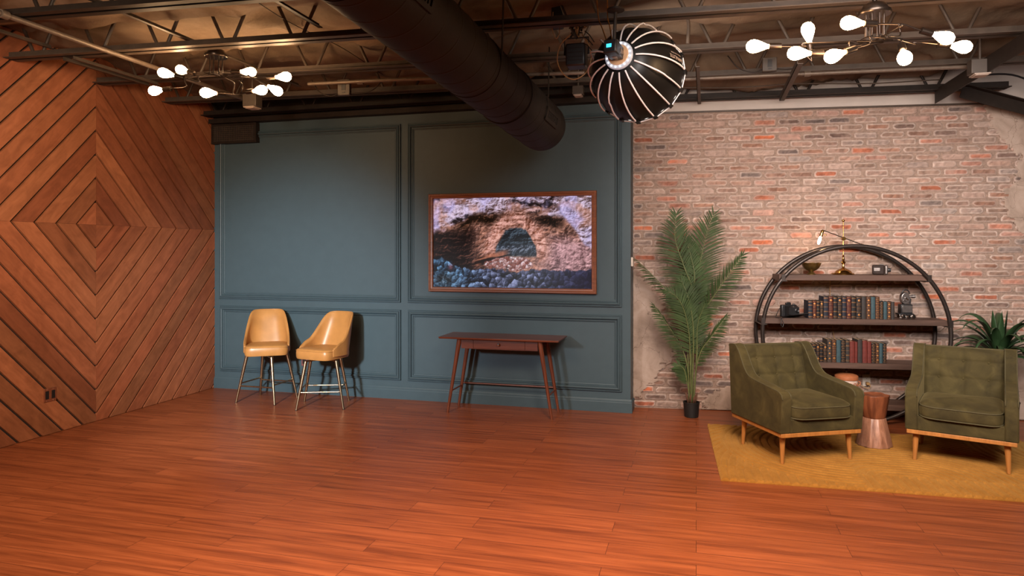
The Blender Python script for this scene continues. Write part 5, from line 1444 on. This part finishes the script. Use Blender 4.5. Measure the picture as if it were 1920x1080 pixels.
# ------------------------------------------------------------------ lidded jar on the bottom shelf
t = thing('lidded_jar', 'whitewashed ceramic jar with terracotta lid behind the left armchair', 'jar', on_shelf(1.978, 0.25, SHZ['bottom'][0]), BROT)
b = MB(); b.lathe([(0.085, 0), (0.095, 0.01), (0.098, 0.10), (0.096, 0.20), (0.093, 0.205)], 40); bod = b.build('jar_body', M['ceramic'], t, smooth=R(40))
for k in range(12):
    a = 2 * PI * k / 12; b = MB(); pts = []
    for i in range(26):
        q = i / 25; rr2 = 0.026 * (1 - q * 0.85); th = q * 2.3 * 2 * PI
        aa = a + rr2 * math.cos(th) / 0.098; z = 0.158 + rr2 * math.sin(th)
        pts.append((0.0985 * math.sin(aa), -0.0985 * math.cos(aa), z))
    b.tube(pts, 0.0022, 5); b.build('scroll_relief', M['terracotta'], bod, smooth=4)
b = MB(); b.lathe([(0.102, 0.205), (0.104, 0.210), (0.102, 0.238), (0.090, 0.248), (0.060, 0.258), (0.02, 0.262), (0, 0.262)], 40); li = b.build('lid', M['terracotta'], t, smooth=R(35))
b = MB(); b.lathe([(0.008, 0.258), (0.009, 0.27), (0.017, 0.278), (0.019, 0.289), (0.014, 0.300), (0, 0.303)], 20); b.build('lid_knob', M['darkknob'], li, smooth=R(40))
for sx in (-1, 1):
    b = MB(); b.tube(curve_pts([(sx * 0.095, -0.01, 0.19), (sx * 0.116, -0.012, 0.182), (sx * 0.118, -0.012, 0.158), (sx * 0.097, -0.01, 0.145)], 5), 0.006, 8); b.build('side_handle', M['terracotta'], t, smooth=1)
# ------------------------------------------------------------------ areca palm in a black pot
PP = Vector((-0.045, 6.80, 0)); tp = 6.57
t = thing('potted_palm', 'tall green palm plant in a small black pot before the bricks', 'plant', tuple(PP))
b = MB(); b.lathe([(0.062, 0.0), (0.066, 0.004), (0.076, 0.132), (0.079, 0.135), (0.079, 0.145), (0.073, 0.146), (0.070, 0.125), (0, 0.125)], 36); b.mat(1); pot = b.build('pot', [M['pot'], M['soil']], t, smooth=R(35))
b = MB(); b.lathe([(0.070, 0.124), (0.04, 0.130), (0, 0.132)], 24); b.build('soil', M['soil'], pot)
def px(u, v, d=0.0):
    """metres relative to the pot from measured image offsets (5.13 mm each), d towards the room"""
    return Vector(((u - 1296) * 0.00503, -d - (u - 1296) * 0.0010, (786 - v) * 0.00513))
rl = random.Random(12)
def frond(name, ctrl, width, n=26, lift=0.3, droop=0.5, plane=None, start=0.18, seed=1, taper=0.35):
    rr_ = random.Random(seed)
    pts = curve_pts(ctrl, 10); k = len(pts)
    b = MB(); b.tube(pts, [0.0075 * (1 - 0.75 * i / (k - 1)) for i in range(k)], 8); st = b.build('frond_stem', M['palmstem'], t, smooth=1)
    b = MB()
    L = [0]
    for i in range(1, k): L.append(L[-1] + (pts[i] - pts[i - 1]).length)
    def at(q):
        d = q * L[-1]
        for i in range(1, k):
            if L[i] >= d: f = (d - L[i - 1]) / (L[i] - L[i - 1]); return pts[i - 1].lerp(pts[i], f), (pts[i] - pts[i - 1]).normalized()
        return pts[-1], (pts[-1] - pts[-2]).normalized()
    n = int(n * 1.6)
    for i in range(n):
        q = start + (1 - start) * i / (n - 1)
        env = math.sin(min(1, (q - start) / (1 - start) * 0.92 + 0.10) * PI) ** 0.55
        env = max(env, 0.38 if q > 0.7 else 0.5)
        for s in (-1, 1):
            p, d = at(min(1, q + rr_.uniform(-.006, .006)))
            side = (plane if plane is not None else Vector((0, -1, 0))).cross(d).normalized() * s
            nrm = side.cross(d) * s
            ln = width * env * rr_.uniform(0.88, 1.08)
            fwd = 0.55 + 0.65 * (q - start) / (1 - start)
            if i == n - 1: fwd = 2.2
            dirv = (side * 1.0 + d * fwd + nrm * lift * rr_.uniform(0.6, 1.4)).normalized()
            w0 = 0.0080 * rr_.uniform(0.85, 1.15)
            P = []; cur = Vector(p); dv = dirv.copy(); m = 6
            for j in range(m + 1):
                f = j / m
                wd = w0 * (0.45 + 1.1 * f if f < 0.35 else (1 - f) ** 0.8 * 1.28)
                wv = dv.cross(nrm).normalized()
                P.append((b.vert(cur - wv * wd), b.vert(cur + nrm * 0.002), b.vert(cur + wv * wd)))
                cur = cur + dv * ln / m; dv = (dv + Vector((0, 0, -1)) * droop / m * (0.4 + f)).normalized()
            for A, B in zip(P, P[1:]):
                b.face((A[0], A[1], B[1], B[0])); b.face((A[1], A[2], B[2], B[1]))
    b.build('leaflets', M['palm'], st, smooth=4)
    return st
base = lambda dx, dy: Vector((dx, dy, 0.13))
CR = px(1297, 640)
frond('a', [base(-.01, .01), px(1296, 660, .02), px(1300, 560, .03), px(1283, 505, .05), px(1267, 458, .07), px(1266, 430, .08), px(1268, 407, .08)], 0.285, 36, 0.25, 0.75, Vector((0.15, -1, 0)), 0.46, 1)
frond('b', [base(.01, .02), px(1300, 660, -.02), px(1303, 570, -.03), px(1312, 500, -.03), px(1322, 450, -.03), px(1336, 408, -.02)], 0.27, 34, 0.2, 0.55, Vector((-.2, -1, 0)), 0.50, 2)
frond('c', [base(-.02, 0), px(1290, 680, .02), px(1283, 610, .02), px(1252, 555, .04), px(1222, 520, .06), px(1190, 490, .07)], 0.14, 26, 0.8, 0.35, Vector((0.75, -0.2, 0.6)), 0.52, 3)
frond('d', [base(.02, 0), px(1306, 680, .02), px(1312, 605, .02), px(1340, 553, .04), px(1364, 517, .05), px(1387, 483, .05)], 0.20, 28, 0.3, 0.45, Vector((-0.5, -0.8, 0.2)), 0.46, 4)
frond('e', [base(0, -.02), px(1294, 690, .04), px(1292, 630, .08), px(1283, 585, .14), px(1270, 560, .19), px(1254, 549, .24)], 0.22, 28, 0.2, 0.8, Vector((0.2, -1, 0.25)), 0.42, 5)
frond('f', [base(-.02, -.01), px(1290, 700, .04), px(1280, 660, .06), px(1262, 628, .10), px(1243, 600, .13), px(1226, 577, .15)], 0.15, 24, 0.6, 0.4, Vector((0.7, -0.5, 0.3)), 0.38, 6)
frond('g', [base(.02, -.01), px(1304, 700, .03), px(1314, 660, .05), px(1330, 635, .08), px(1343, 615, .10), px(1357, 594, .11)], 0.15, 22, 0.5, 0.4, Vector((-0.6, -0.6, 0.3)), 0.40, 7)
frond('h', [base(0, .02), px(1297, 640, .0), px(1300, 560, .0), px(1302, 520, .02), px(1294, 480, .0), px(1285, 450, -.02)], 0.22, 26, 0.2, 0.9, Vector((0.1, -1, 0)), 0.50, 8)
frond('i', [base(-.01, -.02), px(1290, 730, .03), px(1284, 700, .05), px(1276, 690, .08), px(1268, 690, .10)], 0.16, 16, 0.3, 0.6, Vector((0.5, -0.7, 0.2)), 0.45, 9)
frond('j', [base(.0, .0), px(1300, 650, .05), px(1298, 600, .08), px(1290, 560, .10), px(1278, 530, .10)], 0.22, 24, 0.3, 0.9, Vector((0.1, -1, 0.1)), 0.48, 10)
frond('k', [base(.015, -.015), px(1303, 720, .02), px(1306, 660, .03), px(1308, 610, .05), px(1320, 575, .08)], 0.17, 20, 0.3, 0.7, Vector((-.2, -1, 0.1)), 0.50, 14)
for k in range(7):
    a = 2 * PI * k / 7; b = MB()
    b.tube([(0.03 * math.cos(a), 0.03 * math.sin(a), 0.125), (0.045 * math.cos(a), 0.045 * math.sin(a), 0.19), (0.06 * math.cos(a + .2), 0.06 * math.sin(a + .2), 0.235)], [0.012, 0.010, 0.002], 8); b.build('husk', M['husk'], t, smooth=4)

# ------------------------------------------------------------------ strap-leaved dracaena behind the right-hand armchair
DP = BW(3.185, 0.46, 0)
t = thing('strap_leaf_plant', 'dark green strap-leaved plant standing behind the right armchair', 'plant', tuple(DP))
b = MB(); b.lathe([(0.12, 0), (0.125, 0.01), (0.15, 0.26), (0.155, 0.27), (0.148, 0.28), (0.14, 0.25), (0, 0.25)], 32); b.build('pot', M['pot'], t, smooth=R(35))
b = MB(); b.tube([(0, 0, 0.24), (0.01, 0, 0.45), (0, 0, 0.80)], [0.032, 0.028, 0.035], 14); b.build('cane', M['drac2'], t, smooth=4)
rr_ = random.Random(4)
for k in range(44):
    q = min(1, k / 40)
    a = k * 2.39996 + 0.4
    ln = rr_.uniform(0.44, 0.62)
    el = R(28 + 44 * q) if k < 41 else R(83)
    w0 = rr_.uniform(0.026, 0.036)
    h = Vector((math.cos(a), math.sin(a), 0)); 
    if k >= 41: h = Vector(((k - 42) * 0.9, -0.3, 0)).normalized(); ln = 0.37; w0 = 0.032
    dv = (h * math.cos(el) + Vector((0, 0, 1)) * math.sin(el)).normalized()
    cur = Vector((0, 0, 0.62 + 0.09 * q)) + h * 0.012
    side = Vector((0, 0, 1)).cross(h).normalized()
    b = MB(); P = []; m = 14
    dr = rr_.uniform(3.0, 4.6) * (1.0 if k < 41 else 0.07)
    tw = rr_.uniform(-0.7, 0.7)
    for j in range(m + 1):
        f = j / m
        wd = w0 * (0.55 + 1.3 * f if f < 0.35 else 1.0 * (1 - ((f - 0.35) / 0.65) ** 1.7) + 0.002)
        up = side.cross(dv).normalized()
        sd = side * math.cos(tw * f) + up * math.sin(tw * f)
        fold = 0.25 * wd
        P.append((b.vert(cur - sd * wd + up * fold), b.vert(cur), b.vert(cur + sd * wd + up * fold)))
        cur = cur + dv * ln / m; dv = (dv + Vector((0, 0, -1)) * dr / m * (0.25 + 1.1 * f)).normalized()
    for A, B in zip(P, P[1:]):
        b.face((A[0], A[1], B[1], B[0])); b.face((A[1], A[2], B[2], B[1]))
    b.build('leaf', M['drac'], t, smooth=4, solid=0.0012)
# ------------------------------------------------------------------ light
def point(name, loc, power, col, r=0.05):
    l = bpy.data.lights.new(name, 'POINT'); l.energy = power; l.color = col; l.shadow_soft_size = r
    o = bpy.data.objects.new(name, l); COL.objects.link(o); o.location = loc; return o
def spot(name, loc, target, power, col, size=60, blend=0.5, r=0.2):
    l = bpy.data.lights.new(name, 'SPOT'); l.energy = power; l.color = col; l.spot_size = R(size); l.spot_blend = blend; l.shadow_soft_size = r
    o = bpy.data.objects.new(name, l); COL.objects.link(o); o.location = loc
    o.rotation_euler = (Vector(target) - Vector(loc)).to_track_quat('-Z', 'Y').to_euler(); return o
def area(name, loc, target, power, col, sx, sy=None, spread=180):
    l = bpy.data.lights.new(name, 'AREA'); l.energy = power; l.color = col; l.size = sx; l.spread = R(spread)
    if sy: l.shape = 'RECTANGLE'; l.size_y = sy
    else: l.shape = 'DISK'
    o = bpy.data.objects.new(name, l); COL.objects.link(o); o.location = loc
    o.rotation_euler = (Vector(target) - Vector(loc)).to_track_quat('-Z', 'Y').to_euler(); return o

WARM = (1.0, 0.60, 0.30)
# the studio key light, out of frame on the left, aimed at the stools
spot('key_spot', (-3.0, 0.7, 2.05), (-4.25, 6.79, 0.60), 1800, (0.84, 0.93, 1.0), 42, 1.0, 0.15)
spot('key_spot_spill', (-3.0, 0.7, 2.05), (-1.7, 6.7, 0.25), 420, (0.84, 0.92, 1.0), 30, 1.0, 0.15)
# the hanging softbox
apex, rimc, sax = SB[1], SB[2], SB[3]
area('softbox_light', tuple(rimc + sax * 0.012), tuple(rimc + sax * 2), 9, (1.0, 0.86, 0.76), 0.56)
# a second softbox, out of frame on the right, over the lounge
area('lounge_softbox', (1.2, 2.5, 2.9), (1.8, 7.2, 1.5), 118, (1.0, 0.88, 0.82), 2.8, 1.4, spread=80)
# unseen fill lamps added overhead, out of frame, to brighten the open floor
area('floor_fill', (0.2, 2.4, 3.05), (0.1, 2.9, 0), 126, (1.0, 0.68, 0.44), 0.9, spread=120)
area('floor_fill', (-2.3, 2.0, 3.05), (-2.0, 2.8, 0), 68, (1.0, 0.70, 0.48), 0.9, spread=120)
area('boarded_wall_fill', (-2.6, 0.9, 2.5), (-5.4, 4.6, 1.5), 48, (1.0, 0.76, 0.56), 0.9, spread=80)  # fill lamp added out of frame to brighten the boarded wall

w = bpy.data.worlds.new('World'); SC.world = w; w.use_nodes = True
w.node_tree.nodes['Background'].inputs['Color'].default_value = (0.9, 0.75, 0.65, 1); w.node_tree.nodes['Background'].inputs['Strength'].default_value = 0.025

# ------------------------------------------------------------------ camera
cam = bpy.data.cameras.new('Camera'); co = bpy.data.objects.new('Camera', cam); COL.objects.link(co)
cam.sensor_width = 36; cam.lens = 24; cam.sensor_fit = 'HORIZONTAL'
co.location = (0, 0, 1.6); co.rotation_euler = (R(90), 0, R(15.1))
cam.shift_y = -70 / 1920.0
cam.clip_start = 0.05
SC.camera = co
SC.view_settings.view_transform = 'Standard'; SC.view_settings.look = 'None'; SC.view_settings.gamma = 1; SC.view_settings.exposure = 0.0
SC.view_settings.use_curve_mapping = False
try:
    SC.cycles.use_denoising = True; SC.cycles.max_bounces = 6; SC.cycles.sample_clamp_indirect = 4.0
    SC.cycles.caustics_reflective = False; SC.cycles.caustics_refractive = False
except Exception: pass
